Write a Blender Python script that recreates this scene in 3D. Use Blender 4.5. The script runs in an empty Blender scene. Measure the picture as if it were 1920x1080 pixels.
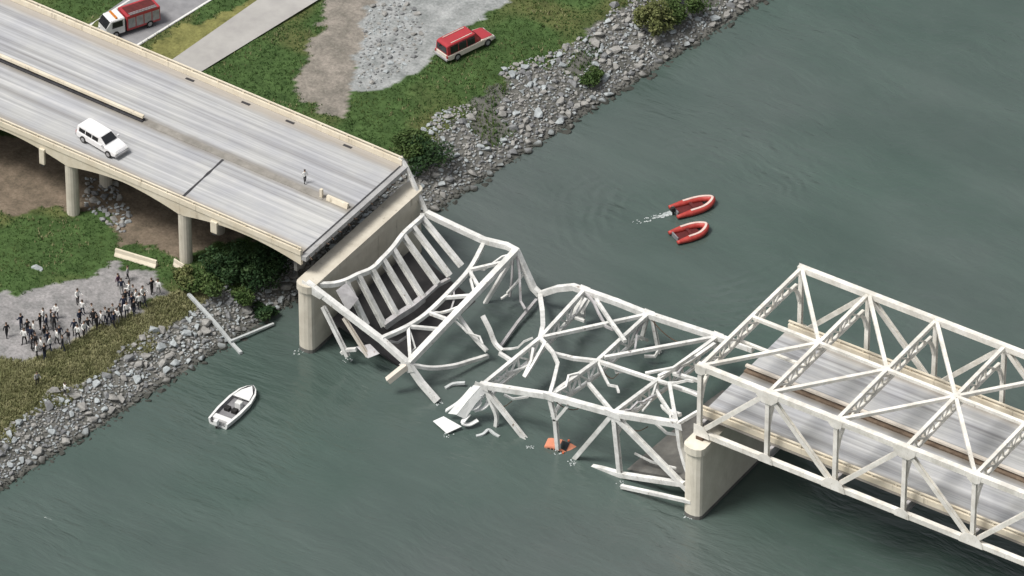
import bpy, bmesh, math, random
import numpy as np
from mathutils import Vector, Matrix
random.seed(7); RNG = np.random.default_rng(7)
S = bpy.context.scene
COL = S.collection
# ------------------------------------------------------------------ camera
CAM = np.array([315.688, -518.401, 491.039]); YAW, PIT, FPX = -0.57878, 0.65119, 14098.0
FW = np.array([math.cos(PIT)*math.sin(YAW), math.cos(PIT)*math.cos(YAW), -math.sin(PIT)])
RT = np.array([math.cos(YAW), -math.sin(YAW), 0.0]); UP = np.cross(RT, FW)
cd = bpy.data.cameras.new('camera'); co = bpy.data.objects.new('camera', cd); COL.objects.link(co)
cd.sensor_width = 36; cd.lens = FPX*36/1920; cd.clip_start = 5; cd.clip_end = 8000
co.matrix_world = Matrix(((RT[0], UP[0], -FW[0], CAM[0]), (RT[1], UP[1], -FW[1], CAM[1]), (RT[2], UP[2], -FW[2], CAM[2]), (0, 0, 0, 1)))
S.camera = co
# ------------------------------------------------------------------ light: bright overcast day
SUN_EL, SUN_AZ = math.radians(60), math.radians(214)      # azimuth measured from +y towards +x
W_ = bpy.data.worlds.new('World'); S.world = W_; W_.use_nodes = True
nt = W_.node_tree; nt.nodes.clear()
sky = nt.nodes.new('ShaderNodeTexSky'); sky.sky_type = 'NISHITA'; sky.sun_disc = False
sky.sun_elevation = SUN_EL; sky.sun_rotation = SUN_AZ; sky.air_density = 1.0; sky.dust_density = 4.0; sky.ozone_density = 1.0
hs = nt.nodes.new('ShaderNodeHueSaturation'); hs.inputs['Saturation'].default_value = 0.22
bg = nt.nodes.new('ShaderNodeBackground'); bg.inputs['Strength'].default_value = 0.09
ow = nt.nodes.new('ShaderNodeOutputWorld')
nt.links.new(sky.outputs[0], hs.inputs['Color']); nt.links.new(hs.outputs[0], bg.inputs[0]); nt.links.new(bg.outputs[0], ow.inputs[0])
sd = bpy.data.lights.new('sun', 'SUN'); sd.energy = 2.5; sd.angle = math.radians(18); sd.color = (1, .96, .9)
so = bpy.data.objects.new('sun', sd); COL.objects.link(so)
sdir = Vector((math.cos(SUN_EL)*math.sin(SUN_AZ), math.cos(SUN_EL)*math.cos(SUN_AZ), math.sin(SUN_EL)))
so.rotation_euler = sdir.to_track_quat('Z', 'Y').to_euler(); so.location = sdir*200
vs = S.view_settings; vs.view_transform = 'Standard'; vs.look = 'None'; vs.gamma = 1; vs.exposure = 0.3; vs.use_curve_mapping = False
S.cycles.max_bounces = 6

# ------------------------------------------------------------------ helpers
def at(u, v, x=None, y=None, z=None):
    """Point of the place that a sight line meets on the plane x=, y= or z=."""
    d = FW + RT*(u-960)/FPX + UP*(540-v)/FPX
    i, val = (0, x) if x is not None else (1, y) if y is not None else (2, z)
    return CAM + d*((val-CAM[i])/d[i])
def shore(y): return -56.2 + .168*np.asarray(y, float)
_g = np.random.default_rng(3).random((256, 256))
def vnoise(x, y, s=1.0):
    x = np.asarray(x, float)/s + 1000.3; y = np.asarray(y, float)/s + 1000.7
    i = np.floor(x).astype(int); j = np.floor(y).astype(int); fx = x-i; fy = y-j
    fx = fx*fx*(3-2*fx); fy = fy*fy*(3-2*fy); i %= 255; j %= 255
    return (_g[i, j]*(1-fx)+_g[i+1, j]*fx)*(1-fy) + (_g[i, j+1]*(1-fx)+_g[i+1, j+1]*fx)*fy
def gz(x, y):
    s = shore(y) - np.asarray(x, float)
    z = np.interp(s, [-40, -6, 0, 3, 7, 9.5, 14, 40, 3000], [-5, -1.8, 0, 1.6, 3.1, 3.7, 4.0, 4.3, 4.3])
    k = np.clip(s/5, 0, 1)
    return z + k*((vnoise(x, y, 6)-.5)*.35 + (vnoise(x, y, 2.1)-.5)*.14)
def ground(u, v):
    z = 3.5
    for _ in range(14):
        p = at(u, v, z=z); z = .5*z + .5*float(gz(p[0], p[1]))
    p = at(u, v, z=z); return np.array([p[0], p[1], float(gz(p[0], p[1]))])
def tag(o, label=None, cat=None, group=None, kind=None):
    for k, v in (('label', label), ('category', cat), ('group', group), ('kind', kind)):
        if v: o[k] = v
    return o
def empty(name, loc=(0, 0, 0), rz=0.0, **k):
    o = bpy.data.objects.new(name, None); COL.objects.link(o); o.location = loc; o.rotation_euler[2] = rz
    o.empty_display_size = .3
    return tag(o, **k)
def link(name, me, parent=None, world=True):
    o = bpy.data.objects.new(name, me); COL.objects.link(o)
    if parent is not None:
        o.parent = parent
        if world:
            r = parent; off = Vector()
            while r is not None: off += r.location; r = r.parent
            o.location = -off
    return o
def mesh(name, vs_, fs, mat, parent=None, smooth=False, world=True):
    me = bpy.data.meshes.new(name)
    me.from_pydata([tuple(map(float, v)) for v in vs_], [], fs); me.update()
    for m in (mat if isinstance(mat, (list, tuple)) else [mat]): me.materials.append(m)
    if smooth: me.polygons.foreach_set('use_smooth', [True]*len(me.polygons))
    return link(name, me, parent, world)
def frombm(name, bm, mat, parent=None, smooth=False, world=True):
    bmesh.ops.recalc_face_normals(bm, faces=bm.faces)
    me = bpy.data.meshes.new(name); bm.to_mesh(me); bm.free()
    for m in (mat if isinstance(mat, (list, tuple)) else [mat]): me.materials.append(m)
    if smooth: me.polygons.foreach_set('use_smooth', [True]*len(me.polygons))
    return link(name, me, parent, world)
BOXF = [(0, 3, 2, 1), (4, 5, 6, 7), (0, 1, 5, 4), (1, 2, 6, 5), (2, 3, 7, 6), (3, 0, 4, 7)]
def box(name, x0, x1, y0, y1, z0, z1, mat, parent=None, world=True, bev=0.0):
    v = [(x0, y0, z0), (x1, y0, z0), (x1, y1, z0), (x0, y1, z0), (x0, y0, z1), (x1, y0, z1), (x1, y1, z1), (x0, y1, z1)]
    if not bev: return mesh(name, v, BOXF, mat, parent, world=world)
    bm = bmesh.new(); bv = [bm.verts.new(q) for q in v]
    for f in BOXF: bm.faces.new([bv[i] for i in f])
    bmesh.ops.bevel(bm, geom=list(bm.edges), offset=bev, segments=2, affect='EDGES', profile=.6)
    return frombm(name, bm, mat, parent, smooth=False, world=world)
def frame(d, up=(0, 0, 1)):
    d = Vector(d).normalized(); up = Vector(up)
    if abs(d.dot(up)) > .97: up = Vector((1, 0, 0))
    s = d.cross(up).normalized(); return s, s.cross(d).normalized()
def beam(name, a, b, w, h, mat, parent=None, up=(0, 0, 1)):
    a, b = Vector(a), Vector(b); s, t = frame(b-a, up)
    v = [p + s*i*w/2 + t*j*h/2 for p in (a, b) for i, j in ((-1, -1), (1, -1), (1, 1), (-1, 1))]
    return mesh(name, v, BOXF, mat, parent)
def hbeam(name, a, b, w, h, mat, parent=None, up=(0, 0, 1), t=.09):
    """Rolled H section: two flanges and a web, so that light falls on it as on real steel."""
    a, b = Vector(a), Vector(b); s, u = frame(b-a, up)
    pr = [(-w/2, -h/2), (w/2, -h/2), (w/2, -h/2+t), (t/2, -h/2+t), (t/2, h/2-t), (w/2, h/2-t), (w/2, h/2), (-w/2, h/2),
          (-w/2, h/2-t), (-t/2, h/2-t), (-t/2, -h/2+t), (-w/2, -h/2+t)]
    v = [p + s*x + u*z for p in (a, b) for x, z in pr]; n = 12
    f = [(i, (i+1) % n, n+(i+1) % n, n+i) for i in range(n)] + [tuple(range(n))[::-1], tuple(range(n, 2*n))]
    return mesh(name, v, f, mat, parent)
def crom(pts, n=6):
    P = [Vector(p) for p in pts]
    if len(P) < 3: return P
    P = [P[0]*2-P[1]] + P + [P[-1]*2-P[-2]]; out = []
    for i in range(1, len(P)-2):
        for k in range(n):
            t = k/n; a, b, c, d = P[i-1:i+3]
            out.append(.5*((2*b) + (c-a)*t + (2*a-5*b+4*c-d)*t*t + (3*b-a-3*c+d)*t**3))
    return out + [P[-2]]
def sweep(name, pts, w, h, mat, parent=None, smooth=True, world=True, nseg=4, taper=None, n=6, up=(0, 0, 1)):
    P = crom(pts, n) if smooth else [Vector(p) for p in pts]; v = []; f = []
    for i, p in enumerate(P):
        d = (P[min(i+1, len(P)-1)]-P[max(i-1, 0)]); s, t = frame(d, up); k = 1 if taper is None else taper(i/(len(P)-1))
        for j in range(nseg):
            a = 2*math.pi*(j+.5)/nseg; r = math.sqrt(2) if nseg == 4 else 1
            v.append(p + s*math.cos(a)*w/2*r*k + t*math.sin(a)*h/2*r*k)
    m = nseg
    for i in range(len(P)-1):
        for j in range(m): f.append((i*m+j, i*m+(j+1) % m, (i+1)*m+(j+1) % m, (i+1)*m+j))
    f += [tuple(range(m))[::-1], tuple(range((len(P)-1)*m, len(P)*m))]
    return mesh(name, v, f, mat, parent, smooth=nseg > 5, world=world)
def plate(name, pts, th, mat, parent=None, world=True):
    P = [Vector(p) for p in pts]; n = (P[1]-P[0]).cross(P[2]-P[0]).normalized()*th/2; k = len(P)
    v = [p-n for p in P] + [p+n for p in P]
    return mesh(name, v, [tuple(range(k))[::-1], tuple(range(k, 2*k))] + [(i, (i+1) % k, k+(i+1) % k, k+i) for i in range(k)], mat, parent, world=world)

# ------------------------------------------------------------------ materials
def newmat(name):
    m = bpy.data.materials.new(name); m.use_nodes = True; t = m.node_tree
    b = t.nodes['Principled BSDF']; return m, t, b
def ramp(t, fac, stops):
    r = t.nodes.new('ShaderNodeValToRGB'); e = r.color_ramp.elements
    while len(e) < len(stops): e.new(.5)
    for q, (p, c) in zip(e, stops): q.position = p; q.color = (*c, 1)
    t.links.new(fac, r.inputs[0]); return r.outputs[0]
def noise(t, scale, detail=5, rough=.6, vec=None, stretch=None, src='Object'):
    n = t.nodes.new('ShaderNodeTexNoise'); n.inputs['Scale'].default_value = scale
    n.inputs['Detail'].default_value = detail; n.inputs['Roughness'].default_value = rough
    if vec is None:
        tc = t.nodes.new('ShaderNodeTexCoord'); vec = tc.outputs[src]
        if src == 'World':
            pass
    if stretch:
        mp = t.nodes.new('ShaderNodeMapping'); mp.inputs['Scale'].default_value = stretch; t.links.new(vec, mp.inputs[0]); vec = mp.outputs[0]
    t.links.new(vec, n.inputs['Vector']); return n.outputs['Fac']
def wpos(t): return t.nodes.new('ShaderNodeNewGeometry').outputs['Position']
def mixc(t, fac, a, b, mode='MIX'):
    m = t.nodes.new('ShaderNodeMix'); m.data_type = 'RGBA'; m.blend_type = mode
    for s, val in ((m.inputs[0], fac), (m.inputs[6], a), (m.inputs[7], b)):
        if isinstance(val, (int, float)): s.default_value = val
        elif isinstance(val, tuple): s.default_value = (*val, 1)
        else: t.links.new(val, s)
    return m.outputs[2]
def bump(t, b, h, strength=.3, dist=.05, prev=None):
    n = t.nodes.new('ShaderNodeBump'); n.inputs['Strength'].default_value = strength; n.inputs['Distance'].default_value = dist
    t.links.new(h, n.inputs['Height'])
    if prev is not None: t.links.new(prev, n.inputs['Normal'])
    t.links.new(n.outputs[0], b.inputs['Normal']); return n.outputs[0]
def mottled(name, c0, c1, scale=1.0, rough=.7, bs=.25, bd=.03, spec=.4, detail=6, c2=None):
    m, t, b = newmat(name); p = wpos(t)
    st = [(.3, c0), (.7, c1)] if c2 is None else [(.25, c0), (.5, c1), (.72, c2)]
    t.links.new(ramp(t, noise(t, scale, detail, .62, vec=p), st), b.inputs['Base Color'])
    b.inputs['Roughness'].default_value = rough; b.inputs['Specular IOR Level'].default_value = spec
    if bs: bump(t, b, noise(t, scale*4, 4, .6, vec=p), bs, bd)
    return m
def steel(name, c, c_dirty, rust=.62):
    m, t, b = newmat(name); p = wpos(t)
    base = ramp(t, noise(t, .9, 6, .65, vec=p), [(.3, c_dirty), (.58, c)])
    mask = ramp(t, noise(t, 1.9, 8, .7, vec=p), [(rust, (0, 0, 0)), (rust+.09, (1, 1, 1))])
    grime = ramp(t, noise(t, .35, 5, .7, vec=p), [(.38, (.8, .8, .79)), (.6, (1.05, 1.05, 1.05))])
    base = mixc(t, 1, base, grime, 'MULTIPLY')
    run = ramp(t, noise(t, 1.4, 6, .7, vec=p, stretch=(1.5, 1.5, .2)), [(.6, (0, 0, 0)), (.74, (.6, .6, .6))])
    base = mixc(t, run, base, (.45, .4, .34))
    t.links.new(mixc(t, mask, base, (.17, .105, .06)), b.inputs['Base Color'])
    b.inputs['Roughness'].default_value = .55; b.inputs['Specular IOR Level'].default_value = .35
    bump(t, b, noise(t, 6, 3, .5, vec=p), .15, .02); return m
STEEL = steel('painted_steel', (.85, .83, .78), (.7, .67, .6), .64)
STEELF = steel('weathered_painted_steel', (.82, .82, .8), (.6, .6, .58), .615)
STEELD = steel('grimy_steel', (.5, .49, .5), (.33, .32, .33), .6)
def concrete(name, c0, c1, stain=(.2, .17, .13), amt=.58):
    m, t, b = newmat(name); p = wpos(t)
    base = ramp(t, noise(t, .55, 7, .65, vec=p), [(.3, c0), (.68, c1)])
    drip = ramp(t, noise(t, 1.0, 6, .7, vec=p, stretch=(1.6, 1.6, .12)), [(amt, (0, 0, 0)), (amt+.16, (.75, .75, .75))])
    t.links.new(mixc(t, drip, base, stain), b.inputs['Base Color'])
    b.inputs['Roughness'].default_value = .85; b.inputs['Specular IOR Level'].default_value = .25
    bump(t, b, noise(t, 9, 5, .6, vec=p), .25, .02); return m
CREAM = concrete('cream_concrete', (.60, .53, .41), (.74, .68, .56))
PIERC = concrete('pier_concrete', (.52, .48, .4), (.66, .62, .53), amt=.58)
DARKC = concrete('damp_and_shade_concrete', (.10, .10, .095), (.2, .195, .18))  # river damp on piers and slab; under-deck shade put into the colour elsewhere
def deckmat(name, y_lo, y_hi):
    """Traffic-worn concrete: wheel-track streaks along the road and grit lying along kerbs and median."""
    m, t, b = newmat(name); p = wpos(t)
    s1 = noise(t, 1.0, 5, .6, vec=p, stretch=(.012, 1.25, .5)); s2 = noise(t, 1.0, 6, .7, vec=p, stretch=(.05, 3.2, .5))
    base = ramp(t, s1, [(.3, (.31, .31, .315)), (.5, (.45, .46, .475)), (.7, (.57, .575, .58))])
    fine = ramp(t, s2, [(.3, (.72, .72, .73)), (.62, (1.06, 1.06, 1.06))])
    base = mixc(t, 1.0, base, fine, 'MULTIPLY')
    patch = ramp(t, noise(t, .18, 5, .65, vec=p), [(.35, (.9, .9, .92)), (.65, (1.05, 1.04, 1.0))])
    base = mixc(t, 1.0, base, patch, 'MULTIPLY')
    sx = t.nodes.new('ShaderNodeSeparateXYZ'); t.links.new(p, sx.inputs[0])
    wob = noise(t, .25, 4, .6, vec=p)
    def band(c, hw):
        a = t.nodes.new('ShaderNodeMath'); a.operation = 'SUBTRACT'; t.links.new(sx.outputs[1], a.inputs[0]); a.inputs[1].default_value = c
        d = t.nodes.new('ShaderNodeMath'); d.operation = 'ABSOLUTE'; t.links.new(a.outputs[0], d.inputs[0])
        e = t.nodes.new('ShaderNodeMath'); e.operation = 'ADD'; t.links.new(d.outputs[0], e.inputs[0]); t.links.new(wob, e.inputs[1])
        return ramp(t, e.outputs[0], [(0, (1, 1, 1))]) , e.outputs[0], hw
    for c, hw, col, k in ((y_lo+.6, 1.1, (.29, .25, .2), .8), ((y_lo+y_hi)/2-.15, .95, (.22, .2, .17), .85), (y_hi-.5, 1.2, (.36, .32, .27), .7)):
        _, e, hw = band(c, hw)
        mr = t.nodes.new('ShaderNodeMapRange'); mr.inputs['From Min'].default_value = hw-.1; mr.inputs['From Max'].default_value = hw+.75
        mr.inputs['To Min'].default_value = k; mr.inputs['To Max'].default_value = 0; t.links.new(e, mr.inputs[0])
        base = mixc(t, mr.outputs[0], base, col)
    t.links.new(base, b.inputs['Base Color']); b.inputs['Roughness'].default_value = .85; b.inputs['Specular IOR Level'].default_value = .25
    bump(t, b, noise(t, 7, 4, .6, vec=p), .2, .015); return m
RUST = mottled('rusty_rail', (.07, .045, .03), (.15, .1, .07), 1.2, .8)
TAR = mottled('tar_joint', (.025, .025, .028), (.06, .06, .065), 2, .8)
ASPH = mottled('asphalt', (.17, .17, .18), (.25, .25, .26), .5, .9, c2=(.3, .3, .31))
ROADC = mottled('pale_road', (.33, .32, .31), (.43, .42, .4), .35, .9)
WPAINT = mottled('white_road_paint', (.6, .6, .58), (.8, .8, .78), 1.2, .7, bs=0)
BLACK = mottled('black_rubber', (.012, .012, .012), (.03, .03, .03), 3, .8)
GLASS = mottled('dark_glass', (.015, .017, .02), (.03, .032, .036), .5, .08, bs=0, spec=.6)
CHROME = mottled('grey_metal', (.25, .25, .26), (.4, .4, .41), 2, .35, bs=0)
def paint(name, c, rough=.3):
    return mottled(name, tuple(x*.86 for x in c), c, 1.3, rough, bs=.03, bd=.01, spec=.5)
WHITEP = paint('white_car_paint', (.82, .82, .83)); REDP = paint('red_car_paint', (.42, .045, .055)); CREAMP = paint('cream_car_paint', (.72, .66, .58))
REDT = mottled('red_rubber_tube', (.36, .035, .03), (.48, .075, .06), 2, .5, bs=.1); PALET = mottled('painted_highlight', (.62, .45, .4), (.72, .58, .53), 2, .55, bs=.1)  # pale tone paints a highlight on the red tubes
DRED = mottled('dark_red_floor', (.07, .012, .012), (.13, .02, .02), 2, .7)
GELW = paint('white_gelcoat', (.8, .81, .8), .35); GREYD = mottled('grey_deck', (.16, .16, .17), (.26, .26, .27), 2, .7)
ORANGEP = paint('orange_car_paint', (.62, .15, .07)); PINKP = paint('faded_pale_paint', (.7, .28, .17)); AMBER = paint('amber_lens', (.6, .2, .02)); LAMP = paint('lamp_lens', (.75, .75, .72), .15)
WOODG = mottled('grey_timber', (.4, .42, .42), (.55, .58, .58), 1.5, .8)
STONES = [mottled('stone_%s' % n, a, b_, 1.6, .85, bs=.5, bd=.06, c2=c) for n, a, b_, c in (
    ('blue_grey', (.23, .25, .26), (.35, .38, .39), (.49, .53, .54)), ('mid_grey', (.12, .122, .125), (.2, .205, .21), (.3, .31, .31)), ('warm_grey', (.19, .185, .18), (.28, .275, .26), (.38, .375, .355)))]
for m_ in STONES:      # wet, algae-dark band just above the river
    t = m_.node_tree; b = t.nodes['Principled BSDF']; src = b.inputs['Base Color'].links[0].from_socket; p = wpos(t)
    sx = t.nodes.new('ShaderNodeSeparateXYZ'); t.links.new(p, sx.inputs[0]); mr = t.nodes.new('ShaderNodeMapRange')
    mr.inputs['From Min'].default_value = .22; mr.inputs['From Max'].default_value = .5; mr.inputs['To Min'].default_value = 1; mr.inputs['To Max'].default_value = 0
    t.links.new(sx.outputs[2], mr.inputs[0]); t.links.new(mixc(t, mr.outputs[0], src, (.05, .052, .045)), b.inputs['Base Color'])
def ground_mat():
    m, t, b = newmat('ground_soil'); p = wpos(t)
    a = t.nodes.new('ShaderNodeVertexColor'); a.layer_name = 'soil'
    n1 = ramp(t, noise(t, .55, 7, .68, vec=p), [(.3, (.6, .62, .6)), (.7, (1.35, 1.32, 1.3))])
    n2 = ramp(t, noise(t, 3.2, 6, .7, vec=p), [(.3, (.7, .7, .7)), (.7, (1.25, 1.25, 1.25))])
    t.links.new(mixc(t, 1, mixc(t, 1, a.outputs[0], n1, 'MULTIPLY'), n2, 'MULTIPLY'), b.inputs['Base Color'])
    b.inputs['Roughness'].default_value = .95; b.inputs['Specular IOR Level'].default_value = .15
    bump(t, b, noise(t, 2.4, 6, .7, vec=p), .6, .12); return m
SOIL = ground_mat()
def leafmat(name, c0, c1, c2, scale=.5):
    m, t, b = newmat(name); p = wpos(t)
    t.links.new(ramp(t, noise(t, scale, 5, .7, vec=p), [(.28, c0), (.5, c1), (.72, c2)]), b.inputs['Base Color'])
    b.inputs['Roughness'].default_value = .7; b.inputs['Specular IOR Level'].default_value = .2
    return m
GRASSM = leafmat('grass_blades', (.035, .08, .024), (.065, .125, .036), (.13, .165, .055), .16)
DRYM = leafmat('dry_grass_blades', (.15, .17, .075), (.24, .245, .12), (.36, .345, .2), .3)
LEAFD = leafmat('dark_leaves', (.012, .035, .014), (.028, .06, .022), (.06, .1, .035), .7)
LEAFM = leafmat('mid_leaves', (.03, .06, .015), (.06, .1, .03), (.11, .15, .05), .7)
LEAFY = leafmat('yellow_green_leaves', (.07, .09, .03), (.14, .16, .06), (.22, .22, .1), .8)
BARK = mottled('bark', (.05, .04, .03), (.1, .08, .06), 3, .9)
def water_mat():
    m, t, b = newmat('river_water'); p = wpos(t)
    c = ramp(t, noise(t, .018, 4, .55, vec=p), [(.32, (.054, .09, .075)), (.5, (.074, .103, .093)), (.68, (.096, .115, .111))])
    c2 = ramp(t, noise(t, 1, 5, .6, vec=p, stretch=(.03, .12, .1)), [(.35, (.9, .91, .91)), (.65, (1.1, 1.09, 1.09))])
    t.links.new(mixc(t, 1, c, c2, 'MULTIPLY'), b.inputs['Base Color'])
    b.inputs['Roughness'].default_value = .17; b.inputs['IOR'].default_value = 1.5
    wv = t.nodes.new('ShaderNodeVectorMath'); wv.operation = 'MULTIPLY_ADD'; nz = t.nodes.new('ShaderNodeTexNoise'); nz.inputs['Scale'].default_value = .07; t.links.new(p, nz.inputs['Vector'])
    t.links.new(nz.outputs['Color'], wv.inputs[0]); wv.inputs[1].default_value = (5, 5, 0); t.links.new(p, wv.inputs[2]); pw = wv.outputs[0]
    h1 = noise(t, 1, 3, .55, vec=pw, stretch=(.2, .7, .3)); h2 = noise(t, 1, 3, .55, vec=pw, stretch=(.5, 1.6, 1))
    calm = ramp(t, noise(t, .045, 3, .55, vec=p), [(.36, (.35, .35, .35)), (.62, (1, 1, 1))])
    def mul(a, c_):
        mm = t.nodes.new('ShaderNodeMath'); mm.operation = 'MULTIPLY'; t.links.new(a, mm.inputs[0]); t.links.new(c_, mm.inputs[1]); return mm.outputs[0]
    nb = bump(t, b, mul(h1, calm), .6, .72); nb = bump(t, b, mul(h2, calm), .45, .2, nb)
    # boat waves: trains of rings spreading from where the boats manoeuvred
    for (u, v, wl, r0, r1, amp, dx, dy) in ((1120, 440, 1.35, 2.0, 11, .2, -.3, .95), (1300, 400, 1.3, 9, 22, .18, -.05, 1.0), (1330, 440, 1.5, 7, 26, .22, .75, -.65), (1262, 405, 1.4, 5, 16, .18, -.8, -.6)):
        q = at(u, v, z=0)
        d = t.nodes.new('ShaderNodeVectorMath'); d.operation = 'DISTANCE'; d.inputs[1].default_value = q
        wob = t.nodes.new('ShaderNodeMath'); wob.operation = 'MULTIPLY_ADD'; t.links.new(noise(t, .13, 3, .5, vec=p), wob.inputs[0]); wob.inputs[1].default_value = 5.5
        t.links.new(p, d.inputs[0]); t.links.new(d.outputs['Value'], wob.inputs[2])
        k = t.nodes.new('ShaderNodeMath'); k.operation = 'MULTIPLY'; t.links.new(wob.outputs[0], k.inputs[0]); k.inputs[1].default_value = 2*math.pi/wl
        s = t.nodes.new('ShaderNodeMath'); s.operation = 'SINE'; t.links.new(k.outputs[0], s.inputs[0])
        mk = ramp(t, noise(t, .12, 3, .5, vec=p), [(.38, (0, 0, 0)), (.6, (1, 1, 1))])
        f1 = t.nodes.new('ShaderNodeMapRange'); f1.inputs['From Min'].default_value = r0; f1.inputs['From Max'].default_value = r0+2; t.links.new(d.outputs['Value'], f1.inputs[0])
        f2 = t.nodes.new('ShaderNodeMapRange'); f2.inputs['From Min'].default_value = r1*.55; f2.inputs['From Max'].default_value = r1; f2.inputs['To Min'].default_value = 1; f2.inputs['To Max'].default_value = 0; t.links.new(d.outputs['Value'], f2.inputs[0])
        sb = t.nodes.new('ShaderNodeVectorMath'); sb.operation = 'SUBTRACT'; t.links.new(p, sb.inputs[0]); sb.inputs[1].default_value = q
        nm = t.nodes.new('ShaderNodeVectorMath'); nm.operation = 'NORMALIZE'; t.links.new(sb.outputs[0], nm.inputs[0])
        dt = t.nodes.new('ShaderNodeVectorMath'); dt.operation = 'DOT_PRODUCT'; t.links.new(nm.outputs[0], dt.inputs[0]); dt.inputs[1].default_value = (dx, dy, 0)
        f3 = t.nodes.new('ShaderNodeMapRange'); f3.inputs['From Min'].default_value = .6; f3.inputs['From Max'].default_value = .98; t.links.new(dt.outputs['Value'], f3.inputs[0])
        x = s.outputs[0]
        for o_ in (f1.outputs[0], f2.outputs[0], f3.outputs[0], mk):
            mm = t.nodes.new('ShaderNodeMath'); mm.operation = 'MULTIPLY'; t.links.new(x, mm.inputs[0]); t.links.new(o_, mm.inputs[1]); x = mm.outputs[0]
        nb = bump(t, b, x, amp, .35, nb)
    return m
WATER = water_mat()
FOAM = mottled('foam', (.3, .34, .34), (.6, .64, .64), 2.5, .6)

# ------------------------------------------------------------------ river
tag(mesh('river', [(-140, -1600, 0), (2600, -1600, 0), (2600, 2600, 0), (-140, 2600, 0)], [(0, 1, 2, 3)], WATER), kind='structure')

# ------------------------------------------------------------------ ground, split into its kinds of surface
def gpoly(px): return np.array([ground(u, v)[:2] for u, v in px])
def inside(P, x, y):
    r = np.zeros(x.shape, bool); n = len(P); j = n-1
    for i in range(n):
        xi, yi = P[i]; xj, yj = P[j]
        if yi != yj:
            r ^= ((yi > y) != (yj > y)) & (x < (xj-xi)*(y-yi)/(yj-yi)+xi)
        j = i
    return r
ZONES = [  # name, soil colour, outline
 ('dry_grass_bank', (.25, .24, .135), [(-60, 670), (60, 672), (130, 642), (250, 582), (330, 530), (420, 545), (450, 600), (300, 660), (110, 775), (-60, 880)]),
 ('dirt', (.185, .15, .115), [(-60, 240), (60, 250), (120, 240), (300, 300), (480, 380), (500, 440), (390, 470), (345, 488), (225, 462), (190, 400), (110, 385), (-60, 395)]),
 ('gravel_path', (.27, .265, .27), [(-60, 556), (0, 552), (60, 545), (210, 498), (290, 510), (318, 535), (250, 582), (130, 645), (60, 675), (-60, 685)]),
 ('dry_verge', (.2, .2, .075), [(262, 98), (345, 112), (480, 8), (560, -60), (515, -60), (440, 4)]),
 ('gravel_track', (.245, .225, .2), [(620, -80), (715, -80), (690, 0), (668, 110), (650, 175), (640, 220), (600, 215), (558, 192), (588, 100), (604, 0)]),
 ('gravel_lot', (.3, .315, .32), [(715, -80), (1050, -70), (960, 0), (850, 62), (800, 110), (740, 150), (672, 182), (652, 172), (668, 110), (690, 0)]),
]
fx = np.arange(-150, -36, .4); fy = np.arange(-62, 128, .4)
gxs = np.concatenate([[-2600, -900, -400, -250, -190], fx]); gys = np.concatenate([[-1600, -600, -200, -100], fy, [160, 240, 500, 1200, 2600]])
GX, GY = np.meshgrid(gxs, gys, indexing='ij'); GZ = gz(GX, GY)
far = (GX < -150) | (GY < -62) | (GY > 128)
jx = GX + (vnoise(GX, GY, 1.4)-.5)*1.8+(vnoise(GX, GY, 4)-.5)*2.0; jy = GY + (vnoise(GX+77, GY, 1.4)-.5)*1.8+(vnoise(GX+40, GY, 4)-.5)*2.0
s_ = shore(jy)-jx
RW = 4.7 + 2.6*np.clip((GY-15)/25, 0, 1)
zone = np.zeros(GX.shape, int)
for k, (n, c, px) in enumerate(ZONES): zone[inside(gpoly(px), jx, jy)] = k+1
BED = len(ZONES)+1
zone[(s_ < RW + 1.2*(vnoise(GX, GY, 3)-.5)) & (GX > shore(GY)-14)] = BED
cols = np.array([(.06, .105, .035)] + [z[1] for z in ZONES] + [(.14, .14, .13)])
vc = cols[zone]
g = vnoise(GX, GY, 9); gm = zone == 0
yel = np.clip((vnoise(GX+31, GY, 5)-.55)*4, 0, 1)[..., None]*.7
vc = np.where(gm[..., None], vc*(1-yel)+np.array([.12, .125, .05])*yel, vc)
nI, nJ = GX.shape; ids = np.arange(nI*nJ).reshape(nI, nJ)
V = np.stack([GX, GY, GZ], -1).reshape(-1, 3); VC = vc.reshape(-1, 3)
quad = np.stack([ids[:-1, :-1], ids[1:, :-1], ids[1:, 1:], ids[:-1, 1:]], -1).reshape(-1, 4)
fz = zone[:-1, :-1].reshape(-1)
GROUND = {}
for k in range(BED+1):
    q = quad[fz == k]
    if not len(q): continue
    used, inv = np.unique(q, return_inverse=True)
    name = 'ground' if k == 0 else 'riprap_bed' if k == BED else ZONES[k-1][0]
    me = bpy.data.meshes.new(name); me.from_pydata(V[used].tolist(), [], inv.reshape(-1, 4).tolist()); me.update()
    ca = me.color_attributes.new('soil', 'FLOAT_COLOR', 'POINT')
    ca.data.foreach_set('color', np.concatenate([VC[used], np.ones((len(used), 1))], 1).ravel())
    me.materials.append(SOIL); me.polygons.foreach_set('use_smooth', [True]*len(me.polygons))
    GROUND[name] = tag(link(name, me), kind='structure')
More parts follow.
